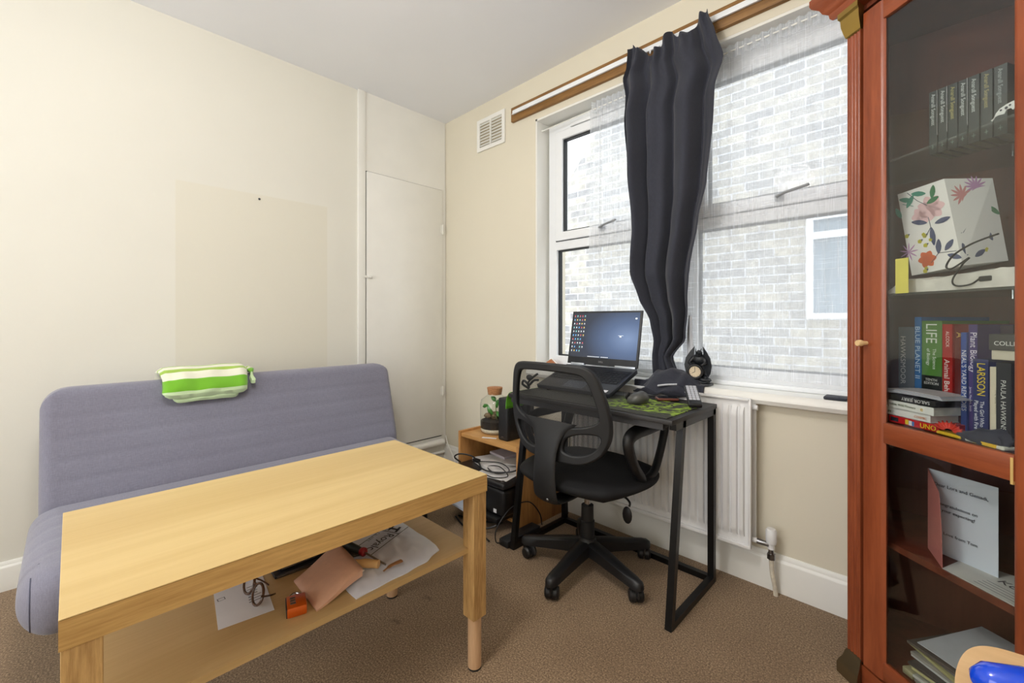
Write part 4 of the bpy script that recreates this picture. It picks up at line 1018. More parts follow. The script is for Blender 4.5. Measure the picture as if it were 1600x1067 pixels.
for p_, q_ in ((lx0+0.03, lx0+0.115), (lx1-0.125, lx1-0.012)):
    b = NB(); bx(b, (p_, -0.010, -0.006), (q_, 0.012, 0.006), 0.003); b.transform(lsm()); obj('hinge', b, plain((196, 204, 216), 0.2, metal=0.6, name='hinge_silver'), lp)
rs = thing('laptop_stand', 'black folding stand propping up the back of the laptop', 'stand', (1.45, -0.2, DZ))
b = NB()
for x in (1.32, 1.58):
    tube(b, [(x, -0.35, DZ+0.006), (x, -0.125, DZ+0.006)], 0.005, 8); tube(b, [(x, -0.13, DZ+0.006), (x, -0.16, DZ+0.045)], 0.005, 8)
tube(b, [(1.32, -0.155, DZ+0.045), (1.58, -0.155, DZ+0.045)], 0.005, 8)
obj('support_frame', b, M['blackmetal'], rs)
# cord left of laptop
b = NB(); tube(b, [(1.22, -0.47, 0.752), (1.215, -0.45, 0.775), (1.235, -0.44, 0.79), (1.245, -0.46, 0.775), (1.26, -0.44, 0.80), (1.30, -0.42, 0.83), (1.32, -0.40, 0.80)], 0.006, 8, 6)
b.free()
b = NB(); tube(b, [(1.235, -0.40, 0.752), (1.245, -0.41, 0.785), (1.285, -0.42, 0.815), (1.315, -0.42, 0.835)], 0.0055, 8, 6); tube(b, [(1.235, -0.40, 0.755), (1.215, -0.42, 0.775), (1.235, -0.43, 0.795), (1.255, -0.42, 0.775), (1.24, -0.40, 0.757)], 0.006, 8, 6); sph(b, (1.262, -0.42, 0.812), 0.016, (1.3, 0.6, 0.9)); tube(b, [(1.25, -0.41, 0.77), (1.29, -0.42, 0.80), (1.32, -0.42, 0.805)], 0.006, 8, 4)
tag(obj('looped_headset_cord', b, M['black']), 'looped black cord with a small plug standing on the left end of the desk', 'cord')
# mouse
ms = thing('ergonomic_mouse', 'dark grey vertical computer mouse on the desk', 'mouse', (1.80, -0.345, DZ+0.004))
b = NB(); sph(b, (0, 0, 0), 1, (1, 1, 1), 28)
for v_ in b.verts:
    x, y, z = v_.co; 
    z2 = max(z, -0.35); v_.co = Vector((1.805+x*0.043+0.010*z2, -0.340+y*0.052, DZ+0.0045+(z2+0.35)*0.036*(1+0.25*x*0.5)))
obj('shell', b, plain((84, 84, 82), 0.35, metal=0.2, name='graphite_shell'), ms, smooth=50)
b = NB(); sph(b, (1.765, -0.352, DZ+0.028), 0.018, (0.45, 0.9, 1.0), 14); obj('thumb_rest', b, M['black'], ms)
b = NB(); 
for k in range(3): bx(b, (1.7555, -0.362+k*0.008, DZ+0.022), (1.758, -0.357+k*0.008, DZ+0.040), 0.0008)
obj('thumb_buttons', b, M['steel'], ms)
b = NB(); tube(b, [(1.80, -0.292, DZ+0.012), (1.79, -0.26, DZ+0.012), (1.76, -0.22, DZ+0.01), (1.72, -0.25, DZ+0.008)], 0.002, 6, 6); obj('cord', b, M['black'], ms)
# phone
ph = thing('mobile_phone', 'small phone with a brown rim lying between mouse and remote', 'phone', (1.865, -0.195, DZ))
R_ = Matrix.Translation((1.865, -0.195, DZ+0.0042)) @ Matrix.Rotation(math.radians(40), 4, 'Z')
b = NB(); bx(b, (-0.045, -0.028, 0), (0.045, 0.028, 0.012), 0.005, 3); b.transform(R_); obj('body', b, plain((120, 72, 60), 0.35, metal=0.3), ph)
b = NB(); bx(b, (-0.041, -0.025, 0.0118), (0.041, 0.025, 0.0128), 0.0004, 1); b.transform(R_); obj('screen', b, plain((14, 16, 18), 0.08, name='phone_glass'), ph)
# remote
rm = thing('remote_control', 'black remote control with white buttons at the right end of the desk', 'remote', (1.985, -0.215, DZ))
R_ = Matrix.Translation((1.985, -0.215, DZ+0.031)) @ Matrix.Rotation(math.radians(30), 4, 'Z') @ Matrix.Rotation(math.radians(20), 4, 'X')
b = NB(); bx(b, (-0.026, -0.080, 0), (0.026, 0.080, 0.018), 0.006, 3); b.transform(R_); obj('case', b, M['black'], rm)
b = NB()
for r in range(7):
    for c in range(3): bx(b, (-0.020+c*0.0140, -0.048+r*0.0172, 0.0175), (-0.008+c*0.0140, -0.034+r*0.0172, 0.0205), 0.001, 1)
b.transform(R_); obj('buttons', b, plain((196, 198, 206), 0.5), rm)
# dragon clock on the sill
ck = thing('dragon_clock', 'black dragon figurine holding a small round clock on the window sill', 'clock', (1.93, 0.0, 0.80))
kx, ky, kz = 1.925, 0.0, 0.80
dm = plain((30, 33, 38), 0.4, var=0.5, scale=70, bmp=0.6, name='painted_black_resin')
b = NB(); bx(b, (kx-0.045, ky-0.035, kz), (kx+0.055, ky+0.035, kz+0.012), 0.004); bx(b, (kx-0.03, ky-0.028, kz+0.012), (kx+0.042, ky+0.026, kz+0.022), 0.004); sph(b, (kx+0.03, ky-0.02, kz+0.028), 0.014, (1.5, 1, 0.7)); obj('base', b, dm, ck)
b = NB(); sph(b, (kx, ky+0.012, kz+0.06), 0.036, (0.9, 0.6, 1.2)); sph(b, (kx, ky+0.005, kz+0.118), 0.026, (1.2, 0.8, 1.0)); tube(b, [(kx, ky, kz+0.13), (kx+0.008, ky-0.012, kz+0.148), (kx+0.004, ky-0.028, kz+0.146)], [0.014, 0.013, 0.008], 10, 4)
for s in (-1, 1):
    tube(b, [(kx+s*0.02, ky, kz+0.125), (kx+s*0.034, ky-0.014, kz+0.105), (kx+s*0.022, ky-0.028, kz+0.092)], [0.010, 0.008, 0.006], 8, 4); tube(b, [(kx+s*0.02, ky+0.005, kz+0.04), (kx+s*0.038, ky-0.012, kz+0.036), (kx+s*0.026, ky-0.018, kz+0.014)], [0.013, 0.010, 0.007], 8, 4); cyl(b, (kx+s*0.008, ky-0.01, kz+0.152), (kx+s*0.013, ky, kz+0.168), 0.003, 0.0008, 8)
tube(b, [(kx+0.01, ky+0.02, kz+0.03), (kx+0.045, ky+0.01, kz+0.025), (kx+0.05, ky-0.02, kz+0.03)], [0.01, 0.007, 0.003], 8, 5)
for v_ in b.verts: v_.co += Vector((1, 0.5, 1))*0.0025*noise.noise(v_.co*160)
obj('dragon_body', b, dm, ck, smooth=50)
for s in (-1, 1):
    poly = [(0.012, 0.105), (0.022, 0.13), (0.018, 0.178), (0.036, 0.155), (0.055, 0.125), (0.062, 0.09), (0.056, 0.058), (0.040, 0.030), (0.036, 0.055), (0.030, 0.075), (0.022, 0.085)]
    b = NB(); prism(b, [(kx+s*p[0], kz+p[1]) for p in poly], 0.004, Matrix(((1, 0, 0, 0), (0, 0, 1, ky+0.004), (0, 1, 0, 0), (0, 0, 0, 1))))
    for v_ in b.verts: v_.co.y -= abs(v_.co.x-kx)*0.25
    obj('wing', b, dm, ck, smooth=0, bevel=0.0012)
cy_ = ky-0.030; ccx, ccz = kx-0.004, kz+0.064
fd = Vector((0.25, -1, 0)).normalized()
def disc(b, r, d0, d1, seg=32): c = Vector((ccx, cy_, ccz)); cyl(b, c-fd*d0, c-fd*d1, r, seg=seg)
b = NB(); disc(b, 0.034, -0.004, 0.018); rr_ = Vector((1, 0.25, 0)).normalized(); tube(b, ringpts((ccx, cy_, ccz)+fd*0.0 if False else Vector((ccx, cy_, ccz))+fd*0.004, rr_, Vector((0, 0, 1)), 0.030, 0.030, 36), 0.0055, 10, closed=True); obj('clock_case', b, M['black'], ck)
cface = NB(); disc(cface, 0.024, -0.0062, -0.004); cf = obj('clock_face', cface, plain((226, 208, 178), 0.5, name='ivory_dial'), ck)
c_ = Vector((ccx, cy_, ccz))+fd*0.0068
b = NB()
for a_, ln, w_ in ((math.radians(0), 0.019, 0.0009), (math.radians(240), 0.013, 0.0012)):
    dv = rr_*math.sin(a_)+Vector((0, 0, 1))*math.cos(a_); tube(b, [c_, c_+dv*ln], w_, 6)
for k in range(12):
    a_ = k*PI/6; dv = rr_*math.sin(a_)+Vector((0, 0, 1))*math.cos(a_); tube(b, [c_+dv*0.019, c_+dv*0.0215], 0.0007, 6)
obj('clock_hands', b, M['ink'], cf)
# small ornament at left end of sill
og = thing('house_ornament', 'small wooden house ornament at the left end of the window sill', 'ornament', (1.03, 0.03, 0.80))
b = NB(); prism(b, [(0.99, 0.801), (1.07, 0.801), (1.07, 0.832), (1.03, 0.858), (0.99, 0.832)], 0.03, Matrix(((1, 0, 0, 0), (0, 0, 1, 0.02), (0, 1, 0, 0), (0, 0, 0, 1)))); obj('house_body', b, plain((176, 112, 70), 0.6), og, smooth=0)
b = NB(); tube(b, [(0.982, 0.035, 0.829), (1.03, 0.035, 0.862), (1.078, 0.035, 0.829)], 0.004, 6); obj('house_roof', b, M['white'], og)
# tiny dark gadget on sill at the cabinet
b = NB(); bx(b, (2.40, -0.035, 0.801), (2.47, 0.03, 0.812), 0.003); tag(obj('black_card_case', b, M['ink']), 'flat black case on the sill next to the cabinet', 'case')

# ------------------------------------------------------------ office chair
HX, HY = 1.603, -0.415
ch = thing('office_chair', 'black mesh-back swivel chair with armrests pulled up to the desk', 'chair', (HX, HY, 0))
def ob(name, b, m, par=None, **k): return obj(name, b, m, par or ch, **k)
# base
b = NB(); lathe(b, [(0, 0.075), (0.036, 0.075), (0.045, 0.085), (0.045, 0.125), (0.036, 0.135), (0.034, 0.145), (0, 0.145)], (HX, HY, 0)); ob('hub', b, M['black'])
for a_ in (-157, -85, -13, 59, 131):
    a = math.radians(a_); dx, dy = math.cos(a), math.sin(a)
    b = NB(); R0, R1 = 0.02, 0.285
    def sec(r, w1, zt, zb): return [(HX+dx*r-dy*s*w1*k1, HY+dy*r+dx*s*w1*k1, z) for s, k1, z in ((-1, 1, zb), (-1, 0.95, zt-0.008), (-1, 0.5, zt), (1, 0.5, zt), (1, 0.95, zt-0.008), (1, 1, zb))]
    loft(b, [sec(R0, 0.034, 0.134, 0.080), sec(0.10, 0.030, 0.126, 0.076), sec(0.20, 0.025, 0.108, 0.066), sec(0.27, 0.023, 0.098, 0.060), sec(0.296, 0.019, 0.092, 0.060), sec(0.307, 0.010, 0.084, 0.062)])
    lg = ob('base_spoke', b, M['black'], smooth=50)
    cxx, cyy = HX+dx*0.28, HY+dy*0.28
    sw = a+math.radians({-157: 60, -85: 115, -13: 55, 59: -30, 131: 100}[a_]); ax = Vector((math.cos(sw), math.sin(sw), 0)); fw = Vector((-ax.y, ax.x, 0))
    b = NB(); cyl(b, (cxx, cyy, 0.045), (cxx, cyy, 0.075), 0.008, seg=12); ctr = Vector((cxx, cyy, 0.026))+fw*0.012
    for s in (-1, 1): tube(b, [ctr+ax*s*0.0012, ctr+ax*s*0.003, ctr+ax*s*0.020, ctr+ax*s*0.027, ctr+ax*s*0.029], [0.024, 0.026, 0.026, 0.021, 0.014], 24)
    cs = ob('caster', b, M['black'], lg)
    b = NB(); n_ = 14; r1 = []; r2 = []
    hood = [ctr+fw*0.029*math.cos(PI*k/n_*0.95)+Vector((0, 0, 1))*0.030*math.sin(PI*k/n_*0.95) for k in range(n_+1)]
    tube(b, hood, 0.016, 10, flat=0.35, up=(ax.x, ax.y, 0))
    ob('caster_hood', b, M['black'], cs)
# column
b = NB(); lathe(b, [(0.031, 0.135), (0.031, 0.215), (0.027, 0.218), (0.0265, 0.283), (0.0, 0.283)], (HX, HY, 0)); ob('column_sleeve', b, M['black_soft'])
b = NB(); lathe(b, [(0.0, 0.28), (0.0135, 0.28), (0.0135, 0.365), (0, 0.365)], (HX, HY, 0)); ob('gas_piston', b, M['chrome'])
b = NB(); bx(b, (HX-0.085, HY-0.10, 0.352), (HX+0.085, HY+0.10, 0.390), 0.010, 3); ob('seat_mechanism', b, M['black'])
b = NB(); tube(b, [(HX+0.06, HY+0.02, 0.368), (HX+0.16, HY+0.02, 0.362), (HX+0.20, HY+0.01, 0.350), (HX+0.205, HY+0.0, 0.335)], 0.0045, 8, 5); lv = ob('height_lever', b, M['black'])
b = NB(); sph(b, (HX+0.200, HY-0.008, 0.302), 0.022, (1.0, 0.35, 1.6), 16); ob('lever_paddle', b, M['black'], lv)
# seat
def seatf(u, v, s):
    a = (u*2-1); c = (v*2-1)
    sx_ = a*math.sqrt(1-0.42*c*c); sy_ = c*math.sqrt(1-0.42*a*a); k = 1.22
    X_s = HX+sx_*0.255*k*0.93; Y_s = HY+0.01+sy_*0.245*k*0.93
    rr = max(abs(a), abs(c)); h = (1-rr**5)
    zt = 0.452+0.028*h-0.012*(1-a*a)*0.5+0.006*math.cos(a*3)
    zb = 0.432-0.050*(1-rr**4)
    if c > 0.6: zt -= 0.02*(c-0.6)/0.4; zb -= 0.01*(c-0.6)/0.4
    return Vector((X_s, Y_s, zt if s else zb))
M['seatfab'] = plain((26, 26, 28), 0.75, var=0.3, scale=420, bmp=0.5, spec=0.3, name='black_seat_mesh')
b = NB(); slab(b, 40, 40, lambda u, v: seatf(u, v, 1), lambda u, v: seatf(u, v, 0)); bmesh.ops.remove_doubles(b, verts=b.verts, dist=0.0005); ob('seat_cushion', b, M['seatfab'], smooth=75)
# backrest shell (front view x,z) with a mesh window and two openings
BX = 1.622
def bp(x, z): return (x, z)
def ysurf(x, z):  # concave towards the sitter: edges forward (+y), top leaning back
    return -0.705+0.055*((x-BX)/0.25)**2*1.0 - 0.035*max(0, (z-0.62))/0.3+0.02
def sp(pts, n=6):
    pts = [Vector((p[0], p[1], 0)) for p in pts]; m = len(pts); out = []
    for i in range(m):
        p0, p1, p2, p3 = pts[i-1], pts[i], pts[(i+1) % m], pts[(i+2) % m]
        for k in range(n):
            t = k/n; q = 0.5*((2*p1)+(-p0+p2)*t+(2*p0-5*p1+4*p2-p3)*t*t+(-p0+3*p1-3*p2+p3)*t**3); out.append((q.x, q.y))
    return out
half = [(0.0, 0.932), (0.10, 0.930), (0.170, 0.922), (0.205, 0.890), (0.226, 0.83), (0.242, 0.76), (0.246, 0.70), (0.235, 0.645), (0.200, 0.590), (0.14, 0.556), (0.07, 0.548)]
outer = sp([(BX+x, z) for x, z in half]+[(BX-x, z) for x, z in half[:0:-1]])
win = [(0.0, 0.900), (0.09, 0.898), (0.150, 0.890), (0.175, 0.862), (0.193, 0.81), (0.206, 0.752), (0.200, 0.722), (0.15, 0.700), (0.08, 0.690), (0.0, 0.688)]
hole1 = sp([(BX+x, z) for x, z in win]+[(BX-x, z) for x, z in win[-2:0:-1]])
lo = [(0.075, 0.645), (0.13, 0.668), (0.195, 0.672), (0.208, 0.655), (0.190, 0.620), (0.15, 0.594), (0.10, 0.584), (0.060, 0.592), (0.058, 0.615)]
hole2 = sp([(BX+x, z) for x, z in lo]); hole3 = sp([(BX-x, z) for x, z in lo[::-1]])
b = NB(); prism(b, outer, 0.024, None, (hole1, hole2, hole3))
for v_ in b.verts:
    x, z, t = v_.co; v_.co = Vector((x, ysurf(x, z)-0.012+t, z))
ob('back_frame', b, M['black_soft'], smooth=40, bevel=0.006)
b = NB(); # spine stem running down under the seat
def stem(t):
    pts_ = [(-0.692, 0.705, 0.135), (-0.700, 0.665, 0.082), (-0.712, 0.60, 0.056), (-0.722, 0.52, 0.053), (-0.720, 0.44, 0.057), (-0.700, 0.395, 0.056), (-0.62, 0.375, 0.042), (-0.50, 0.372, 0.036)]
    return pts_
rings = []
S_ = smooth_path([(y, z, w_) for y, z, w_ in stem(0)], 6)
for i, q in enumerate(S_):
    a_ = S_[max(i-1, 0)]; c_2 = S_[min(i+1, len(S_)-1)]; t = Vector((0, c_2.x-a_.x, c_2.y-a_.y)).normalized(); nrm = Vector((0, t.z, -t.y)); w_ = q.z; th = 0.013
    rings.append([Vector((BX-0.008+math.cos(2*PI*k/20)*w_, q.x, q.y))+nrm*math.sin(2*PI*k/20)*th*(1 if True else 1) for k in range(20)])
loft(b, rings); ob('back_spine', b, M['black_soft'], smooth=60)
b = NB(); N1 = 24
def inwin(x, z): return True
def meshpt(u, v, s):
    z = 0.575+0.335*v
    tabs = [(0.92, 0.16), (0.89, 0.185), (0.83, 0.21), (0.76, 0.225), (0.70, 0.228), (0.645, 0.218), (0.60, 0.185), (0.57, 0.12)]
    hw = interp([(a_, c_3) for a_, c_3 in tabs], z)
    x = BX+(u*2-1)*hw; return Vector((x, ysurf(x, z)+0.006, z))
grid(b, 24, 30, lambda u, v: meshpt(u, v, 0)); ob('back_mesh', b, M['chairmesh'], smooth=80)
b = NB()
for (xc, yc, zc) in ((BX+0.01, -0.735, 0.405),): sph(b, (xc, yc+0.012, zc), 0.006)
ob('screw', b, M['steel'])
# arms
for s in (-1, 1):
    ax_ = HX+s*0.255
    path = [(ax_-s*0.06, -0.40, 0.425), (ax_-s*0.01, -0.40, 0.440), (ax_+s*0.004, -0.425, 0.470), (ax_+s*0.008, -0.475, 0.520), (ax_+s*0.008, -0.515, 0.585), (ax_+s*0.006, -0.520, 0.635), (ax_+s*0.004, -0.47, 0.655), (ax_+s*0.002, -0.36, 0.657), (ax_, -0.235, 0.655), (ax_, -0.200, 0.640), (ax_, -0.215, 0.590), (ax_, -0.260, 0.510), (ax_, -0.305, 0.462), (ax_-s*0.01, -0.355, 0.443), (ax_-s*0.06, -0.375, 0.425)]
    rr_l = []
    b = NB(); P = smooth_path(path, 6); nP = len(P)
    rad = []
    for i in range(nP):
        t = i/(nP-1); rad.append(0.021 + 0.008*math.exp(-((t-0.5)/0.12)**2) + 0.004*(math.exp(-(t/0.1)**2)+math.exp(-((1-t)/0.1)**2)))
    tube(b, P, rad, 12, flat=0.7, up=(1, 0, 0)); ob('armrest', b, M['black'], smooth=60)
    b = NB(); bx(b, (min(ax_-s*0.12, ax_-s*0.0), -0.43, 0.412), (max(ax_-s*0.12, ax_-s*0.0), -0.35, 0.432), 0.006); ob('arm_bracket', b, M['black'])

# ------------------------------------------------------------ display cabinet (at an angle in the right corner)
CA = math.radians(50)
q0 = Vector((2.507, -0.321, 0)); cu = Vector((math.sin(CA), -math.cos(CA), 0)); cv = Vector((math.cos(CA), math.sin(CA), 0))
def CL(u, w_, z): return q0+cu*u+cv*w_+Vector((0, 0, z))
crot = math.atan2(cu.y, cu.x)
CM = Matrix.Translation(q0) @ Matrix.Rotation(crot, 4, 'Z')   # local x=u, y=w
cb = thing('display_cabinet', 'tall red cherry corner cabinet with a glass door and brass capitals', 'cabinet', tuple(q0), crot)
WID = 0.545
def lob(name, b, m, par=None, **k):
    return obj(name, b, m, par or cb, local=True, **k)
def toL(p): return CM.inverted() @ Vector(p)
# carcass, pentagon footprint: local coordinates of room-corner points
A = toL((2.575, -0.035, 0)); B_ = toL((3.17, -0.035, 0)); C_ = toL((3.17, -0.70, 0))
foot = [(0.0, 0.0), (0.012, 0.0), (WID-0.012, 0.0), (WID, 0.0)]
FL_ = (0.012, 0.020); FR_ = (WID-0.012, 0.020)
pent = [FL_, (A.x, A.y), (B_.x, B_.y), (C_.x, C_.y), FR_]
def wallseg(b, p, q, z0, z1, t=0.016):
    p, q = Vector(p[:2]), Vector(q[:2]); d = (q-p).normalized(); n_ = Vector((d.y, -d.x))*t
    prism(b, [tuple(p), tuple(q), tuple(q+n_), tuple(p+n_)], z1-z0, Matrix.Translation((0, 0, z0)))
b = NB()
wallseg(b, pent[0], pent[1], 0.03, 2.05, 0.016); wallseg(b, pent[3], pent[4], 0.03, 2.05, 0.016)
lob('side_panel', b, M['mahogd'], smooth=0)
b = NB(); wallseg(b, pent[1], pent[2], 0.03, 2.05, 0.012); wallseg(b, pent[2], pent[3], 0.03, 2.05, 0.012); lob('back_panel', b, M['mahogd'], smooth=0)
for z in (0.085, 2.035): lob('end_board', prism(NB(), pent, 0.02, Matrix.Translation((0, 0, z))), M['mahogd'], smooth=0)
def inset(poly, d=0.02):
    cx = sum(p[0] for p in poly)/len(poly); cy = sum(p[1] for p in poly)/len(poly); out = []
    for p in poly:
        v_ = Vector((p[0]-cx, p[1]-cy)); v_ *= (1-d/v_.length*1.3); out.append((cx+v_.x, cy+v_.y))
    return out
shp = inset(pent); shp[0] = (0.045, 0.045); shp[4] = (WID-0.045, 0.045)
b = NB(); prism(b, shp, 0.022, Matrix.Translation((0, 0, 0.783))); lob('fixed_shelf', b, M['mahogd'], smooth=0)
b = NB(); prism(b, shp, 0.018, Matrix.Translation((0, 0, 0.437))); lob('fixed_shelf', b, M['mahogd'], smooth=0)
for z in (1.168, 1.555):
    b = NB(); prism(b, shp, 0.006, Matrix.Translation((0, 0, z))); lob('glass_shelf', b, M['shelfglass'], smooth=0)
    b = NB(); cyl(b, (0.20, 0.30, z-0.012), (0.20, 0.30, z), 0.003, seg=8); lob('shelf_pin', b, M['chrome'])
# stiles: fluted pilasters left and right
def pilaster(x0, x1):
    b = NB(); n = 4; pts_ = [(x0, 0.02), (x0, 0.0)]
    wseg = (x1-x0); m = 36
    for i in range(1, m):
        t = i/m; g = 0
        tt = (t*n) % 1
        if 0.06 < t < 0.94: g = 0.004*max(0, math.sin(PI*tt))
        pts_.append((x0+wseg*t, g))
    pts_ += [(x1, 0.0), (x1, 0.02)]
    loft(b, [[(p[0], p[1], z) for p in pts_] for z in (0.07, 1.975)]); return b
for x0, x1 in ((0.0, 0.045), (WID-0.045, WID)):
    lob('fluted_pilaster', pilaster(x0, x1), M['mahog'], smooth=60)
    xa_, xb_ = x0-0.006, x1+0.004
    # brass capital
    b = NB(); pr_ = [(0.0, 1.972), (-0.004, 1.975), (-0.009, 1.990), (-0.014, 2.008), (-0.016, 2.030), (-0.022, 2.036), (-0.022, 2.052), (0.018, 2.052), (0.018, 1.972)]
    rr2 = []
    for x_, k in ((x0-0.002, 1), (x1+0.002, 1)): rr2.append([(x_ + (-1 if x_ < (x0+x1)/2 else 1)*(-p[0])*0.5, p[0], p[1]) for p in pr_])
    loft(b, rr2); lob('brass_capital', b, M['brass'], smooth=30)
    b = NB(); pr_ = [(0.0, 0.078), (-0.004, 0.074), (-0.010, 0.055), (-0.020, 0.040), (-0.024, 0.030), (-0.024, 0.0), (0.018, 0.0), (0.018, 0.078)]
    rr2 = [[(x_ + (-1 if x_ < (x0+x1)/2 else 1)*(-p[0])*0.5, p[0], p[1]) for p in pr_] for x_ in (x0-0.002, x1+0.002)]
    loft(b, rr2); lob('brass_foot', b, plain((120, 104, 78), 0.35, metal=0.8, name='tarnished_brass'), smooth=30)
# plinth and cornice
b = NB(); bx(b, (0.045, 0.004, 0.0), (WID-0.045, 0.02, 0.062)); lob('plinth', b, M['mahogx'])
b = NB(); pr_ = [(0.02, 2.050), (-0.020, 2.050), (-0.026, 2.058), (-0.028, 2.070), (-0.040, 2.080), (-0.046, 2.094), (-0.062, 2.108), (-0.066, 2.118), (-0.066, 2.135), (0.02, 2.135)]
loft(b, [[(-0.015+p[0]*0.9, p[0], p[1]) for p in pr_], [(WID+0.015-p[0]*0.9, p[0], p[1]) for p in pr_]]); lob('cornice', b, M['mahogx'], smooth=30)
b = NB(); prism(b, [(-0.02, 0.02), (A.x, A.y), (B_.x, B_.y), (C_.x, C_.y), (WID+0.02, 0.02)], 0.08, Matrix.Translation((0, 0, 2.055))); lob('top_board', b, M['mahogx'], smooth=0)
# door
D0, D1 = 0.053, WID-0.053
dr = lob('glass_door', loft(NB(), [[(x, y, z) for x, y in ((D0, 0.002), (D0, 0.022), (D0+0.056, 0.022), (D0+0.061, 0.018), (D0+0.064, 0.010), (D0+0.058, 0.004), (D0+0.052, 0.002))] for z in (0.070, 2.012)]), M['mahog'], smooth=40)
b = NB(); 
loft(b, [[(x, y, z) for x, y in ((D1, 0.002), (D1, 0.022), (D1-0.074, 0.022), (D1-0.079, 0.018), (D1-0.082, 0.010), (D1-0.076, 0.004), (D1-0.070, 0.002))] for z in (0.070, 2.012)]); lob('right_stile', b, M['mahog'], dr, smooth=40)
def rail(z0, z1, name):
    b = NB(); bx(b, (D0+0.0605, 0.003, z0), (D1-0.0785, 0.021, z1), 0.003); return lob(name, b, M['mahogx'], dr)
rail(1.957, 2.012, 'top_rail'); rail(0.070, 0.122, 'bottom_rail'); rail(0.748, 0.806, 'middle_rail')
b = NB(); bx(b, (D1-0.0845, 0.0025, 0.742), (D1-0.0795, 0.0215, 0.800)); lob('raw_edge', b, plain((206, 172, 104), 0.6), dr)
b = NB(); bx(b, (D0+0.060, 0.0105, 0.806), (D1-0.0785, 0.0135, 1.957)); lob('pane', b, M['cabglass'], dr)
b = NB(); bx(b, (D0+0.060, 0.0105, 0.122), (D1-0.0785, 0.0135, 0.748)); lob('pane', b, M['cabglass'], dr)
b = NB(); tube(b, [(0.064, 0.004, 1.030), (0.064, -0.014, 1.030)], [0.0055, 0.0065], 16); tube(b, [(0.064, -0.012, 1.030), (0.064, -0.016, 1.030), (0.064, -0.026, 1.030), (0.064, -0.029, 1.030)], [0.008, 0.0095, 0.0095, 0.008], 16); lob('wooden_knob', b, plain((224, 190, 138), 0.5, name='pale_turned_wood'), dr)

# ---- contents; local frame (u, w, z) helper things
def cthing(name, label, cat, u, w_, z, rot=0, group=None):
    p = CL(u, w_, z); return thing(name, label, cat, tuple(p), crot+rot, group)
WHT = plain((235, 235, 232), 0.5); 
def lbox(t, name, x0, x1, y0, y1, z0, z1, mat, bev=0.001, par=None):
    b = NB(); bx(b, (x0, y0, z0), (x1, y1, z1), bev, 1); return obj(name, b, mat, par or t, local=True)
def spine_text(t, body, size, cx, z0, y, mat, down=True, squash=1.0, name='spine_title', par=None):
    R = wmat(t); ux_ = R.to_3x3() @ Vector((1, 0, 0)); org = R @ Vector((cx, y, z0))
    xd_ = Vector((0, 0, -1)) if down else Vector((0, 0, 1)); yd_ = ux_ if down else -ux_
    return txt(name, body, size, org, xd_, yd_, mat, par or t, squash=squash)
def book(label, u0, u1, w0, z0, z1, depth, cover, pages=(228, 222, 206), rot=0, texts=(), group='books standing on the middle shelf', name='book', bands=()):
    t = cthing(name, label, 'book', u0, w0, z0, rot, group); wd = u1-u0; h = z1-z0
    cm = plain(cover, 0.35, var=0.04, name='book_cover')
    b = NB(); bx(b, (0, 0, 0), (wd, 0.0015, h), 0.0004, 1); bx(b, (0, 0, 0), (0.0015, depth, h), 0.0004, 1); bx(b, (wd-0.0015, 0, 0), (wd, depth, h), 0.0004, 1)
    obj('cover', b, cm, t, local=True)
    lbox(t, 'pages', 0.0017, wd-0.0017, 0.002, depth-0.003, 0.003, h-0.003, plain(pages, 0.8))
    for (za, zb, c) in bands: lbox(t, 'spine_panel', 0.0003, wd-0.0003, -0.0006, 0.0, za, zb, plain(c, 0.4), 0)
    for (body, size, cx, zz, c, sq) in texts: spine_text(t, body, size, cx, z0+0 if False else zz, -0.0008, plain(c, 0.5), squash=sq)
    return t
Z5 = 0.8055
book('grey HAWKSMOOR book, leftmost on the middle shelf', 0.036, 0.084, 0.135, Z5, 1.077, 0.17, (112, 122, 132), texts=[('HAWKSMOOR', 0.021, 0.008, 0.245, (230, 232, 235), 1.05)], bands=[(0, 0.27, (138, 146, 154))] and [])
book('blue BLUE PLANET II book, tallest on the middle shelf', 0.0845, 0.1045, 0.135, Z5, 1.107, 0.22, (40, 110, 172), texts=[('BLUE PLANET II', 0.019, 0.003, 0.275, (200, 225, 245), 1.18)])
t = book('thick green and black LIFE biology textbook', 0.105, 0.1595, 0.135, Z5, 1.096, 0.21, (92, 140, 66), texts=[('LIFE', 0.042, 0.013, 0.284, (240, 245, 236), 0.8), ('The Science', 0.012, 0.031, 0.212, (240, 245, 236), 1.0), ('of Biology', 0.012, 0.015, 0.212, (240, 245, 236), 1.0)], bands=[(0, 0.135, (28, 34, 32))])
for k, (s_, z_) in enumerate((('TENTH', 0.120), ('EDITION', 0.110), ('SADAVA', 0.055), ('HILLIS', 0.040))):
    R = wmat(t); txt('spine_title', s_, 0.010, R @ Vector((0.027, -0.0014, z_)), R.to_3x3() @ Vector((1, 0, 0)), (0, 0, 1), WHT, t, 'CENTER')
book('red Animal Behavior textbook', 0.160, 0.186, 0.135, Z5, 1.087, 0.21, (176, 38, 36), texts=[('ALCOCK', 0.012, 0.010, 0.262, (240, 220, 215), 0.9), ('Animal Behavior', 0.019, 0.006, 0.185, (245, 235, 230), 1.0)])
book('maroon book with a gold letter on its spine', 0.1865, 0.2215, 0.140, Z5, 1.086, 0.18, (104, 34, 34), texts=[('A', 0.022, 0.006, 0.26, (214, 180, 90), 1.0)])
book("blue NEAL'S YARD REMEDIES book", 0.2225, 0.2365, 0.114, Z5, 1.066, 0.16, (44, 78, 156), texts=[("NEAL'S YARD REMEDIES", 0.015, 0.003, 0.215, (232, 236, 245), 1.0)])
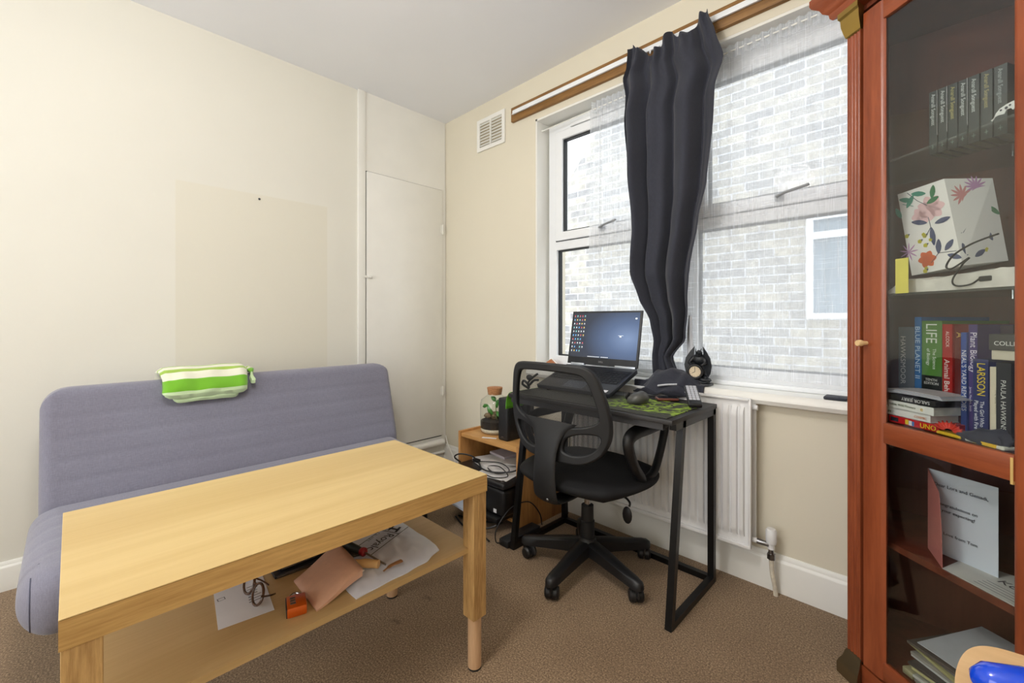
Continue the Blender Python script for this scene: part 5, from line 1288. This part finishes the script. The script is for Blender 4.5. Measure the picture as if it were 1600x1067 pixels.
book('purple Plant Biology textbook', 0.2372, 0.2575, 0.118, Z5, 1.087, 0.20, (70, 54, 120), texts=[('Plant Biology', 0.021, 0.005, 0.262, (236, 232, 245), 0.95), ('James, Mauseth, Smith', 0.007, 0.003, 0.12, (220, 215, 240), 1.0)])
book('dark aubergine book beside the purple textbook', 0.2585, 0.285, 0.182, Z5, 1.085, 0.13, (56, 44, 62))
t = book('navy LARSSON paperback with yellow lettering', 0.2935, 0.326, 0.058, Z5, 1.004, 0.13, (38, 48, 100), texts=[('LARSSON', 0.024, 0.010, 0.190, (236, 208, 40), 0.78), ('The Girl Who', 0.012, 0.016, 0.098, (235, 238, 245), 0.9), ('Played with Fire', 0.012, 0.004, 0.098, (235, 238, 245), 0.9)])
book('cream paperback with worn pages beside the LARSSON one', 0.327, 0.342, 0.060, Z5, 0.988, 0.13, (232, 222, 196), texts=[('THE GIRL WITH', 0.008, 0.011, 0.13, (150, 140, 118), 1.0)])
book('black PAULA HAWKINS paperback at the right of the shelf', 0.343, 0.372, 0.055, Z5, 1.000, 0.14, (44, 46, 44), texts=[('PAULA HAWKINS', 0.014, 0.010, 0.155, (226, 228, 220), 1.05)])
# dictionary lying on top at right
t = cthing('book', 'black COLLINS book lying flat on top of the paperbacks', 'book', 0.325, 0.060, 1.0055, math.radians(4), 'books lying on top of the paperbacks')
lbox(t, 'cover', 0, 0.14, 0, 0.11, 0.022, 0.060, plain((56, 56, 58), 0.45)); lbox(t, 'pages', 0.003, 0.137, 0.003, 0.108, 0.0, 0.022, plain((214, 206, 186), 0.8))
R = wmat(t); txt('spine_title', 'COLLINS', 0.014, R @ Vector((0.010, -0.0008, 0.034)), R.to_3x3() @ Vector((1, 0, 0)), (0, 0, 1), WHT, t)
# stack lying at the left
def flatbook(label, u0, u1, w0, z0, h, depth, cover, rot=0, pages=(222, 222, 216), text=None, flip=False, name='book', cat='book', group='stack lying in front of the standing books', pageside=True):
    t = cthing(name, label, cat, u0, w0, z0, rot, group); wd = u1-u0
    cm = plain(cover, 0.35)
    b = NB(); bx(b, (0, 0, 0), (wd, depth, 0.0012)); bx(b, (0, 0, h-0.0012), (wd, depth, h)); bx(b, (0, 0, 0), (wd, 0.0012, h), 0); obj('cover', b, cm, t, local=True, smooth=0)
    lbox(t, 'pages', 0.001, wd-0.002, 0.0014, depth-0.001, 0.0013, h-0.0013, plain(pages, 0.8), 0)
    if text:
        R = wmat(t); x_ = R.to_3x3() @ Vector((1, 0, 0))
        for (body, size, px_, pz_, c, fl) in text:
            txt('spine_title', body, size, R @ Vector((px_, -0.0008, pz_)), -x_ if fl else x_, (0, 0, -1) if fl else (0, 0, 1), plain(c, 0.5), t)
    return t
W0 = 0.038; ZB = 0.8062
t = cthing('card_game_box', 'red UNO card game box at the bottom of the stack', 'game box', 0.098, W0, ZB, 0)
lbox(t, 'box', 0, 0.135, 0, 0.088, 0, 0.019, plain((196, 30, 36), 0.3), 0.001)
R = wmat(t); x_ = R.to_3x3() @ Vector((1, 0, 0))
txt('lettering', 'UNO', 0.018, R @ Vector((0.088, -0.0012, 0.0035)), x_, (0, 0, 1), plain((240, 214, 40), 0.4), t, thick=0.0004)
lbox(t, 'printed_cards', 0.048, 0.057, -0.0006, 0, 0.003, 0.016, plain((240, 206, 60), 0.4), 0); lbox(t, 'printed_cards', 0.058, 0.066, -0.0006, 0, 0.002, 0.015, plain((225, 230, 240), 0.4), 0); lbox(t, 'printed_cards', 0.067, 0.072, -0.0006, 0, 0.002, 0.014, plain((70, 130, 200), 0.4), 0)
lbox(t, 'side_badge', 0.006, 0.028, -0.0006, 0, 0.004, 0.015, M['ink'], 0); lbox(t, 'side_badge', 0.135, 0.1356, 0.01, 0.04, 0.004, 0.015, M['ink'], 0)
flatbook('white paperback lying directly on the red game box', 0.076, 0.208, W0+0.005, ZB+0.0195, 0.020, 0.085, (232, 232, 230), text=[('COSMIC', 0.009, 0.090, 0.006, (210, 120, 60), False), ('LIFE', 0.009, 0.010, 0.006, (70, 70, 90), False)])
flatbook('white Wild Flowers book in the middle of the stack', 0.094, 0.218, W0+0.003, ZB+0.040, 0.022, 0.088, (236, 236, 232), text=[('Edible Wild Flowers', 0.009, 0.004, 0.009, (90, 96, 60), False), ('e', 0.016, 0.090, 0.007, (220, 180, 40), False)])
flatbook('black SAILOR JERRY book lying upside down in the stack', 0.100, 0.222, W0+0.004, ZB+0.0625, 0.018, 0.088, (34, 34, 36), pages=(30, 30, 32), text=[('SAILOR JERRY', 0.0125, 0.108, 0.013, (235, 235, 235), True)])
for k in range(4):
    b = NB(); 
    def mg(u, v, s, k=k): return Vector((0.17*u-0.01*k, 0.088*v, 0.0022*k*1.0+0.004*math.sin(PI*u)*0.6-(0.012*max(0, 0.25-u)*4 if u < 0.25 else 0)*0.3+(0.0014 if s else 0)+0.004))
    slab(b, 14, 3, lambda u, v: mg(u, v, 1), lambda u, v: mg(u, v, 0))
    t = cthing('magazine', ['thin curled magazine, lowest of four on the book stack', 'thin curled magazine, second from the bottom of four on the book stack', 'thin curled magazine, second from the top of four on the book stack', 'curled grey magazine topping the book stack'][k], 'magazine', 0.078+0.004*k, W0-0.006+0.004*k, ZB+0.081, 0, 'magazines on the book stack')
    obj('pages', b, plain([(200, 202, 212), (214, 208, 212), (190, 194, 206), (206, 198, 200)][k], 0.5), t, local=True, smooth=40)
# red fan scrunchie, yellow packets, black cloth
b = NB()
def fan(u, v, s): 
    a = PI*0.95*u+0.1; r = 0.012+0.026*v; return CM @ Vector((0.262-r*math.cos(a)*0.9, 0.030+0.018*v*0, 0.818+0.030*math.sin(a)*(0.3+0.7*v)*0.8+0.003*math.sin(u*60)*v+(0)))+cv*(0.004*math.cos(u*60)*v+(0.003 if s else 0))
slab(b, 60, 5, lambda u, v: fan(u, v, 1), lambda u, v: fan(u, v, 0)); tag(obj('hair_comb', b, plain((222, 72, 58), 0.5), smooth=50), 'coral red ribbed hair clip in front of the paperbacks', 'hair clip')
for (u, w_, l_, r_, c, lab) in ((0.232, 0.030, 0.06, -4, (232, 190, 50), 'yellow paper packet lying in front of the game box'), (0.300, 0.027, 0.085, -6, (228, 226, 214), 'white and yellow packet at the shelf edge beside the black pouch')):
    t = cthing('paper_packet', lab, 'packet', u, w_, 0.8062, math.radians(r_)); lbox(t, 'wrapper', 0, l_, 0, 0.03, 0, 0.008, plain(c, 0.4), 0.002)
    if u > 0.28: lbox(t, 'yellow_band', 0.02, 0.07, -0.0006, 0.0304, 0.001, 0.0085, plain((236, 190, 40), 0.4), 0)
b = NB(); sph(b, (0, 0, 0), 1, (1, 1, 1), 28)
for v_ in b.verts:
    n_ = noise.noise(v_.co*1.7)*0.35+noise.noise(v_.co*4)*0.12; v_.co *= 1+n_; v_.co = CM @ Vector((0.335+v_.co.x*0.058, 0.034+v_.co.y*0.016+0.004, 0.8060+max(0, (v_.co.z+0.5))*0.024*(1+0.4*v_.co.x)))
tag(obj('black_cloth_pouch', b, M['curtain'], smooth=60), 'crumpled black cloth pouch at the right end of the middle shelf', 'pouch')

# glass shelf: floral gift bag, white plastic pile, yellow note, charger
gb = cthing('floral_gift_bag', 'white gift bag printed with colourful flowers leaning in the cabinet', 'gift bag', 0.10, 0.10, 1.21)
def T(u, z, w_=0.10): return Vector((u, w_, z))
corners_b = [Vector((0.108, 0.100, 1.226)), Vector((0.238, 0.100, 1.240)), Vector((0.262, 0.20, 1.250)), Vector((0.132, 0.20, 1.236))]
corners_t = [Vector((0.066, 0.100, 1.472)), Vector((0.194, 0.100, 1.478)), Vector((0.232, 0.195, 1.470)), Vector((0.104, 0.195, 1.464))]
b = NB()
vb = [b.verts.new(CM @ p) for p in corners_b]; vt = [b.verts.new(CM @ p) for p in corners_t]
b.faces.new(vb[::-1]); b.faces.new(vt)
for i_ in range(4): b.faces.new((vb[i_], vb[(i_+1) % 4], vt[(i_+1) % 4], vt[i_]))
obj('bag_body', b, plain((246, 243, 240), 0.4, var=0.01, name='white_gift_bag_card'), gb, smooth=0)
def onface(fi, s, t_, off=0.0006):
    """point on front (0) or right (1) face; s,t in 0..1 (t up)"""
    i0, i1 = ((0, 1), (1, 2))[fi]
    a_, c_4, d_, e_ = corners_b[i0], corners_b[i1], corners_t[i1], corners_t[i0]
    p = (a_*(1-s)+c_4*s)*(1-t_)+(e_*(1-s)+d_*s)*t_
    n_ = (c_4-a_).cross(e_-a_).normalized(); return CM @ (p+n_*off)
def petal_shape(b, fi, cs, ct, a, ln, wd, off, asp=0.53):
    pts_ = []
    for k in range(12):
        th = 2*PI*k/12; x = (0.5+0.5*math.cos(th))*ln; y = math.sin(th)*wd*(0.6+0.4*math.sin(min(1, (0.5+0.5*math.cos(th)))*PI))
        pts_.append((cs+(x*math.cos(a)-y*math.sin(a))/asp, ct+(x*math.sin(a)+y*math.cos(a))))
    up = [b.verts.new(onface(fi, s_, t2, off)) for s_, t2 in pts_]; dn = [b.verts.new(onface(fi, s_, t2, off-0.0003)) for s_, t2 in pts_]
    b.faces.new(up); b.faces.new(dn[::-1])
    for i_ in range(12): b.faces.new((up[i_], dn[i_], dn[(i_+1) % 12], up[(i_+1) % 12]))
FCOL = {'teal': (70, 150, 128), 'green': (54, 122, 78), 'navy': (72, 82, 118), 'yellow': (206, 196, 48), 'orange': (222, 108, 60), 'pink': (240, 200, 204), 'lilac': (200, 150, 196), 'rose': (220, 150, 150), 'stem': (80, 84, 100)}
fb = {k: NB() for k in FCOL}
def star(col, fi, s, t_, n, ln, wd, off=0.0009, a0=0):
    for k in range(n): petal_shape(fb[col], fi, s, t_, a0+2*PI*k/n, ln, wd, off)
for (s, t_, a, ln, col) in ((0.02, 0.93, -0.4, 0.14, 'teal'), (0.15, 0.80, 0.9, 0.14, 'teal'), (0.30, 0.95, -0.3, 0.14, 'teal'), (0.0, 0.70, 1.9, 0.12, 'teal'), (0.70, 0.82, 1.3, 0.13, 'green'), (0.58, 0.78, 0.3, 0.12, 'green'), (0.52, 0.56, 3.0-0.2, 0.15, 'navy'), (0.66, 0.53, 0.15, 0.14, 'navy'), (0.58, 0.50, -1.6, 0.18, 'navy'), (0.62, 0.18, 1.4, 0.14, 'navy'), (0.75, 0.20, 0.8, 0.12, 'navy'), (0.78, 0.15, -0.5, 0.12, 'navy')):
    petal_shape(fb[col], 0, s, t_, a, ln*1.2, 0.03, 0.0012)
star('pink', 0, 0.64, 0.72, 7, 0.15, 0.055, 0.0006); star('pink', 0, 0.42, 0.66, 6, 0.11, 0.045, 0.0007); star('lilac', 0, 0.03, 0.28, 9, 0.11, 0.008, 0.0008)
star('orange', 0, 0.38, 0.15, 6, 0.10, 0.040, 0.0010)
for (s, t_) in ((0.05, 0.47), (0.42, 0.42), (0.30, 0.37), (0.40, 0.31), (0.30, 0.02)): star('yellow', 0, s, t_, 5, 0.026, 0.013, 0.0012); star('navy', 0, s+0.05, t_+0.012, 3, 0.012, 0.006, 0.0014, 0.4)
for (s, t_) in ((0.4, 0.44), (0.52, 0.36), (0.33, 0.05)): star('yellow', 0, s, t_, 5, 0.022, 0.011, 0.0012)
def fstem(fi, pts_, col='stem', wd=0.0012):
    for p_, q_ in zip(pts_, pts_[1:]):
        a_, c_5 = onface(fi, *p_, 0.0008), onface(fi, *q_, 0.0008); tube(fb[col], [a_, c_5], wd*0.7, 5)
fstem(0, [(0.22, 0.98), (0.40, 0.85), (0.58, 0.76)]); fstem(0, [(0.08, 0.86), (0.3, 0.80)], 'teal'); fstem(0, [(0.45, 0.10), (0.62, 0.19), (0.95, 0.17)]); fstem(0, [(0.56, 0.62), (0.57, 0.5), (0.42, 0.40)])
star('rose', 1, 0.30, 0.80, 12, 0.13, 0.014); star('lilac', 1, 0.62, 0.90, 14, 0.13, 0.012); star('orange', 1, 0.42, 0.63, 6, 0.10, 0.045); star('pink', 1, 0.62, 0.50, 7, 0.13, 0.05)
for (s, t_, a) in ((0.70, 0.60, 1.4), (0.80, 0.66, -0.8), (0.75, 0.25, 2.0), (0.15, 0.1, 1.8), (0.3, 0.08, 0.5)): petal_shape(fb['green' if t_ > 0.5 else 'navy'], 1, s, t_, a, 0.15, 0.03, 0.0012)
fstem(1, [(0.45, 0.62), (0.3, 0.45), (0.15, 0.36)]); fstem(1, [(0.45, 0.6), (0.36, 0.40)]); fstem(1, [(0.46, 0.6), (0.48, 0.42)])
for s, t_ in ((0.15, 0.36), (0.25, 0.36), (0.36, 0.38), (0.48, 0.41)): star('stem', 1, s, t_, 4, 0.022, 0.010)
star('yellow', 1, 0.55, 0.16, 6, 0.04, 0.016)
for k, bb_ in fb.items():
    bmesh.ops.remove_doubles(bb_, verts=bb_.verts, dist=1e-6)
    obj('printed_flowers', bb_, plain(FCOL[k], 0.5, name='print_'+k), gb, smooth=0)
pl_ = cthing('plastic_wallets', 'crumpled clear and white plastic sleeves under the gift bag', 'plastic sleeve', 0.09, 0.05, 1.1745)
def pw(u, v, s):
    x = 0.082+0.31*u; y = 0.048+0.16*v; n_ = noise.noise(Vector((u*6, v*5, 2)))*0.006+noise.noise(Vector((u*15, v*9, 5)))*0.003
    h = 0.050*min(1, u*5+0.15)*(0.75+0.25*v)+n_ - 0.004*math.sin(u*5)
    return CM @ Vector((x, y-0.006*math.sin(u*9), 1.1748+(max(0.004, h) if s else 0)))
b = NB(); slab(b, 50, 20, lambda u, v: pw(u, v, 1), lambda u, v: pw(u, v, 0)); obj('sleeves', b, plain((218, 214, 206), 0.25, var=0.12, scale=30, name='milky_plastic'), pl_, smooth=30)
t = cthing('sticky_note', 'yellow note stuck inside the cabinet door glass at lower left', 'note', 0.140, 0.014, 1.172); lbox(t, 'note', 0, 0.036, 0, 0.0008, 0, 0.096, plain((226, 214, 96), 0.6), 0)
chg = NB(); tube(chg, [CM @ Vector(p) for p in ((0.345, 0.06, 1.30), (0.30, 0.05, 1.285), (0.262, 0.045, 1.262), (0.245, 0.045, 1.236), (0.262, 0.04, 1.228), (0.30, 0.04, 1.25), (0.285, 0.04, 1.235), (0.262, 0.042, 1.20), (0.270, 0.042, 1.184), (0.30, 0.045, 1.186), (0.33, 0.046, 1.205), (0.37, 0.05, 1.212))], 0.0022, 6, 6); 
tag(obj('charging_cable', chg, M['black']), 'thin black charging cable looping beside the floral gift bag', 'cable')
b = NB(); bx(b, (0.318, 0.040, 1.190), (0.345, 0.052, 1.203), 0.003); b.transform(CM); tag(obj('cable_plug', b, M['black']), 'small black cable plug resting on the plastic sleeves', 'plug')
# top shelf volumes
ux_t = Vector(((2.832-2.698), (-0.390+0.327), 0)).normalized()
# row of dark volumes: from world point (2.698,-.327) heading to (2.832,-.39)
vols = [(0.0, 0.0175), (0.019, 0.0185), (0.0385, 0.0195), (0.059, 0.0175), (0.0775, 0.0215), (0.100, 0.022), (0.123, 0.024)]
rt = math.atan2(ux_t.y, ux_t.x)
vlab = ['leftmost of the seven dark volumes on the top glass shelf', 'second from the left of the seven dark volumes on the top shelf', 'third from the left of the seven dark volumes on the top shelf', 'fourth and middle one of the seven dark volumes on the top shelf', 'fifth from the left of the seven dark volumes on the top shelf', 'second from the right of the seven dark volumes on the top shelf', 'rightmost of the seven dark volumes on the top glass shelf']
base = Vector((2.690, -0.322, 1.5615))
for i_, (s, wd) in enumerate(vols):
    p = base+ux_t*s*1.07; t = thing('encyclopedia_volume', vlab[i_], 'book', tuple(p), rt, 'dark volumes on the top shelf')
    cm = plain((40, 48, 46), 0.35, var=0.1, name='dark_green_cloth'); hh = 0.175
    b = NB(); bx(b, (0, 0, 0), (wd, 0.0015, hh), 0.0005, 1); bx(b, (0, 0, 0), (0.0012, 0.10, hh)); bx(b, (wd-0.0012, 0, 0), (wd, 0.10, hh)); obj('cover', b, cm, t, local=True)
    lbox(t, 'pages', 0.0014, wd-0.0014, 0.002, 0.098, 0.002, hh-0.002, plain((200, 192, 170), 0.8), 0)
    spine_text(t, 'Anarull Songuest', 0.0125, wd*0.32, hh-0.008, -0.0006, plain([(214, 220, 220), (210, 216, 216), (190, 180, 110), (214, 220, 220), (214, 220, 220), (190, 176, 120), (180, 186, 186)][i_], 0.5), squash=1.02)
    R = wmat(t); c_6 = R @ Vector((wd/2, -0.0010, 0.018)); x_ = R.to_3x3() @ Vector((1, 0, 0)); b = NB(); cyl(b, c_6-x_*0.004, c_6+x_*0.004, 0.0006, seg=6); cyl(b, c_6-Vector((0, 0, 0.006)), c_6+Vector((0, 0, 0.006)), 0.0006, seg=6); obj('spine_star', b, WHT, t)
    if i_ in (0, 1, 3): 
        b = NB(); bx(b, (wd+0.0001, -0.001, 0.05), (wd+0.0012, 0.002, hh)); obj('shiny_edge', b, M['chrome'], t, local=True)
cw = cthing('cow_cutout', 'small black and white cow-shaped tag at the front of the top shelf', 'ornament', 0.34, 0.045, 1.5615)
b = NB(); cp = [(0.0, 0.0), (0.006, 0.003), (0.010, 0.012), (0.018, 0.020), (0.030, 0.024), (0.044, 0.026), (0.046, 0.010), (0.042, 0.006), (0.038, 0.012), (0.030, 0.012), (0.026, 0.004), (0.014, 0.006), (0.008, 0.004), (0.003, -0.003)]
prism(b, [(x, z+0.003) for x, z in cp], 0.002, Matrix(((1, 0, 0, 0), (0, 0, 1, 0), (0, 1, 0, 0), (0, 0, 0, 1)))); obj('body', b, WHT, cw, local=True, smooth=0)
for (x, z, r_) in ((0.020, 0.018, 0.0022), (0.030, 0.019, 0.003), (0.037, 0.022, 0.0022)):
    b = NB(); cyl(b, (x, -0.0008, z), (x, 0.0002, z), r_, seg=10); obj('patch', b, M['ink'], cw, local=True)
# lower compartment: card, letter
gc = cthing('greeting_card', 'open pink and white baby congratulations card standing on the lower shelf', 'card', 0.158, 0.09, 0.4555)
def cardface(pts_, mat, name, tk=0.0012):
    b = NB(); P_ = [Vector(p) for p in pts_]; n_ = (P_[1]-P_[0]).cross(P_[2]-P_[0]).normalized()*tk
    a_ = [b.verts.new(CM @ p) for p in P_]; c_7 = [b.verts.new(CM @ (p+n_)) for p in P_]; b.faces.new(a_); b.faces.new(c_7[::-1])
    m_ = len(P_)
    for i2 in range(m_): b.faces.new((a_[i2], c_7[i2], c_7[(i2+1) % m_], a_[(i2+1) % m_]))
    return obj(name, b, mat, gc, smooth=0)
sp_ = Vector((0.138, 0.118, 0.4562)); spt = Vector((0.138, 0.118, 0.681))
fe = Vector((0.232, 0.050, 0.4562)); fet = Vector((0.224, 0.050, 0.648)); 
bk = Vector((0.285, 0.140, 0.4562)); bkt = Vector((0.285, 0.140, 0.681))
cardface([sp_, fe, (fe+fet)/2+Vector((0.002, 0, 0)), fet, spt], plain((206, 128, 122), 0.5, var=0.05), 'front_cover')
wface = cardface([sp_, spt, bkt, bk], plain((226, 232, 244), 0.5, var=0.01), 'back_page')
fx = (CM @ bk-CM @ sp_); fx.normalize(); fn = fx.cross(Vector((0, 0, 1))); o_c = CM @ sp_ + fn*0.0020
def cardtext(s, size, du, z): 
    txt('lettering', s, size, o_c+fx*du+Vector((0, 0, z-0.456)), fx, (0, 0, 1), M['ink'], gc)
cardtext('Dear Lora and Genadi,', 0.0125, 0.015, 0.640); cardtext('Congratulations on', 0.0115, 0.020, 0.590); cardtext('your expecting!', 0.0115, 0.032, 0.574); cardtext('Love from Tom', 0.0115, 0.036, 0.512)
gx = (CM @ fe-CM @ sp_).normalized(); gn = gx.cross(Vector((0, 0, 1))); o_g = CM @ sp_ + gn*0.0009
lp_ = plain((236, 196, 186), 0.5)
for k, s in enumerate(('SO MANY', 'AMAZING', 'BABIES', 'FAVOURITE', 'AUNTIE &', 'BABY NEWS!')):
    txt('cover_lettering', s, 0.017, o_g+gx*0.026+Vector((0, 0, 0.150-k*0.0185)), gx, (0, 0, 1), lp_, gc, squash=0.8)
lt = cthing('letter', 'white printed letter lying on the lower shelf in front of the card', 'letter', 0.25, 0.10, 0.4555)
b = NB(); prism(b, [(0.233, 0.048), (0.44, 0.048), (0.44, 0.16), (0.30, 0.20), (0.20, 0.15)], 0.0015, Matrix.Translation((0, 0, 0.4558))); b.transform(CM); obj('sheet', b, plain((214, 212, 206), 0.6), lt, smooth=0)
txt('lettering', 'Kc', 0.032, CM @ Vector((0.295, 0.120, 0.4576)), cu, cv, M['ink'], lt)
b = NB()
for k in range(4): bx(b, (0.29, 0.100-k*0.012, 0.4573), (0.40, 0.102-k*0.012, 0.4575))
b.transform(CM); obj('print', b, M['grey_ink'], lt, smooth=0)
# bottom: heaps of paper
random.seed(5)
cols = [(190, 184, 150), (150, 148, 142), (206, 204, 196), (110, 106, 104), (196, 190, 140), (70, 66, 66), (214, 214, 214), (160, 156, 150), (184, 178, 128), (126, 124, 130), (90, 84, 80)]
plab = ['khaki', 'mid grey', 'off-white', 'charcoal grey', 'yellow-green', 'near-black', 'light grey', 'stone grey', 'olive', 'slate grey', 'brown-grey']
for k in range(11):
    b = NB(); wd, dp = 0.25, 0.17+0.008*(k % 3); h = 0.0075
    a_ = math.radians(random.uniform(-9, 9)); z = 0.1065+k*0.0085
    bx(b, (-wd/2, -dp/2, 0), (wd/2, dp/2, h), 0.001, 1)
    b.transform(CM @ Matrix.Translation((0.285-0.003*k+random.uniform(-0.006, 0.006), 0.135+0.002*k, z)) @ Matrix.Rotation(a_, 4, 'Z'))
    tag(obj('magazine', b, plain(cols[k], 0.35, var=0.06)), plab[k]+' magazine in the pile at the cabinet bottom, '+('lowest of all' if k == 0 else 'under the big grey sheet' if k == 10 else 'directly above the %s one' % plab[k-1]), 'magazine', 'magazines at the cabinet bottom')
t = cthing('document_sleeve', 'large pale grey document sleeve on top of the magazine pile', 'document', 0.28, 0.15, 0.20)
b = NB(); slab(b, 20, 16, lambda u, v: CM @ Vector((0.150+0.30*u, 0.070+0.20*v, 0.2035+0.030*v+0.004*math.sin(u*5))), lambda u, v: CM @ Vector((0.150+0.30*u, 0.070+0.20*v, 0.2015+0.030*v+0.004*math.sin(u*5)))); obj('sheet', b, plain((204, 206, 212), 0.3), t, smooth=50)
b = NB()
for k in range(7):
    y = 0.16+k*0.012; bx(b, (0.27, y, 0), (0.40+0.01*(k % 3), y+0.0012, 0.0003))
for v_ in b.verts: v_.co.z += 0.2040+0.030*(v_.co.y-0.07)/0.20+0.004*math.sin((v_.co.x-0.15)/0.3*5)
b.transform(CM); obj('written_lines', b, M['grey_ink'], t, smooth=0)
b = NB(); bx(b, (0.13, 0.045, 0.1065), (0.16, 0.20, 0.125), 0.003); b.transform(CM); tag(obj('folded_paper', b, plain((186, 178, 140), 0.6)), 'folded beige paper at the left of the cabinet bottom', 'paper')

# ------------------------------------------------------------ pale wooden stool with a blue tube, bottom right corner
SX, SY = 2.905, -1.085
st = thing('wooden_stool', 'pale birch stool with a rounded seat in the lower right corner', 'stool', (SX, SY, 0))
poly = sp([(2.733, -1.18), (2.728, -1.08), (2.735, -1.005), (2.750, -0.955), (2.775, -0.928), (2.82, -0.919), (2.92, -0.915), (3.03, -0.925), (3.065, -0.97), (3.07, -1.08), (3.06, -1.22), (2.98, -1.255), (2.82, -1.25), (2.755, -1.235)], 5)
b = NB(); prism(b, poly, 0.022, Matrix.Translation((0, 0, 0.528))); obj('seat', b, M['birch'], st, smooth=40, bevel=0.004)
for x, y in ((2.79, -0.99), (3.02, -0.99), (2.79, -1.19), (3.02, -1.19)):
    b = NB(); cyl(b, (x+(x-SX)*0.2, y+(y-SY)*0.2, 0), (x, y, 0.528), 0.014, 0.018); obj('leg', b, M['birch'], st)
b = NB(); P = [Vector((2.748, -1.098, 0.578)), Vector((2.752, -1.094, 0.578)), Vector((2.762, -1.088, 0.579)), Vector((2.80, -1.074, 0.580)), Vector((2.88, -1.045, 0.580)), Vector((2.98, -1.010, 0.580)), Vector((3.03, -0.993, 0.578)), Vector((3.04, -0.990, 0.578))]
tube(b, P, [0.006, 0.016, 0.024, 0.028, 0.029, 0.026, 0.016, 0.006], 24)
tag(obj('blue_plastic_tube', b, M['blue_gloss'], smooth=80), 'glossy cobalt blue rounded plastic tube lying on the pale stool', 'tube')
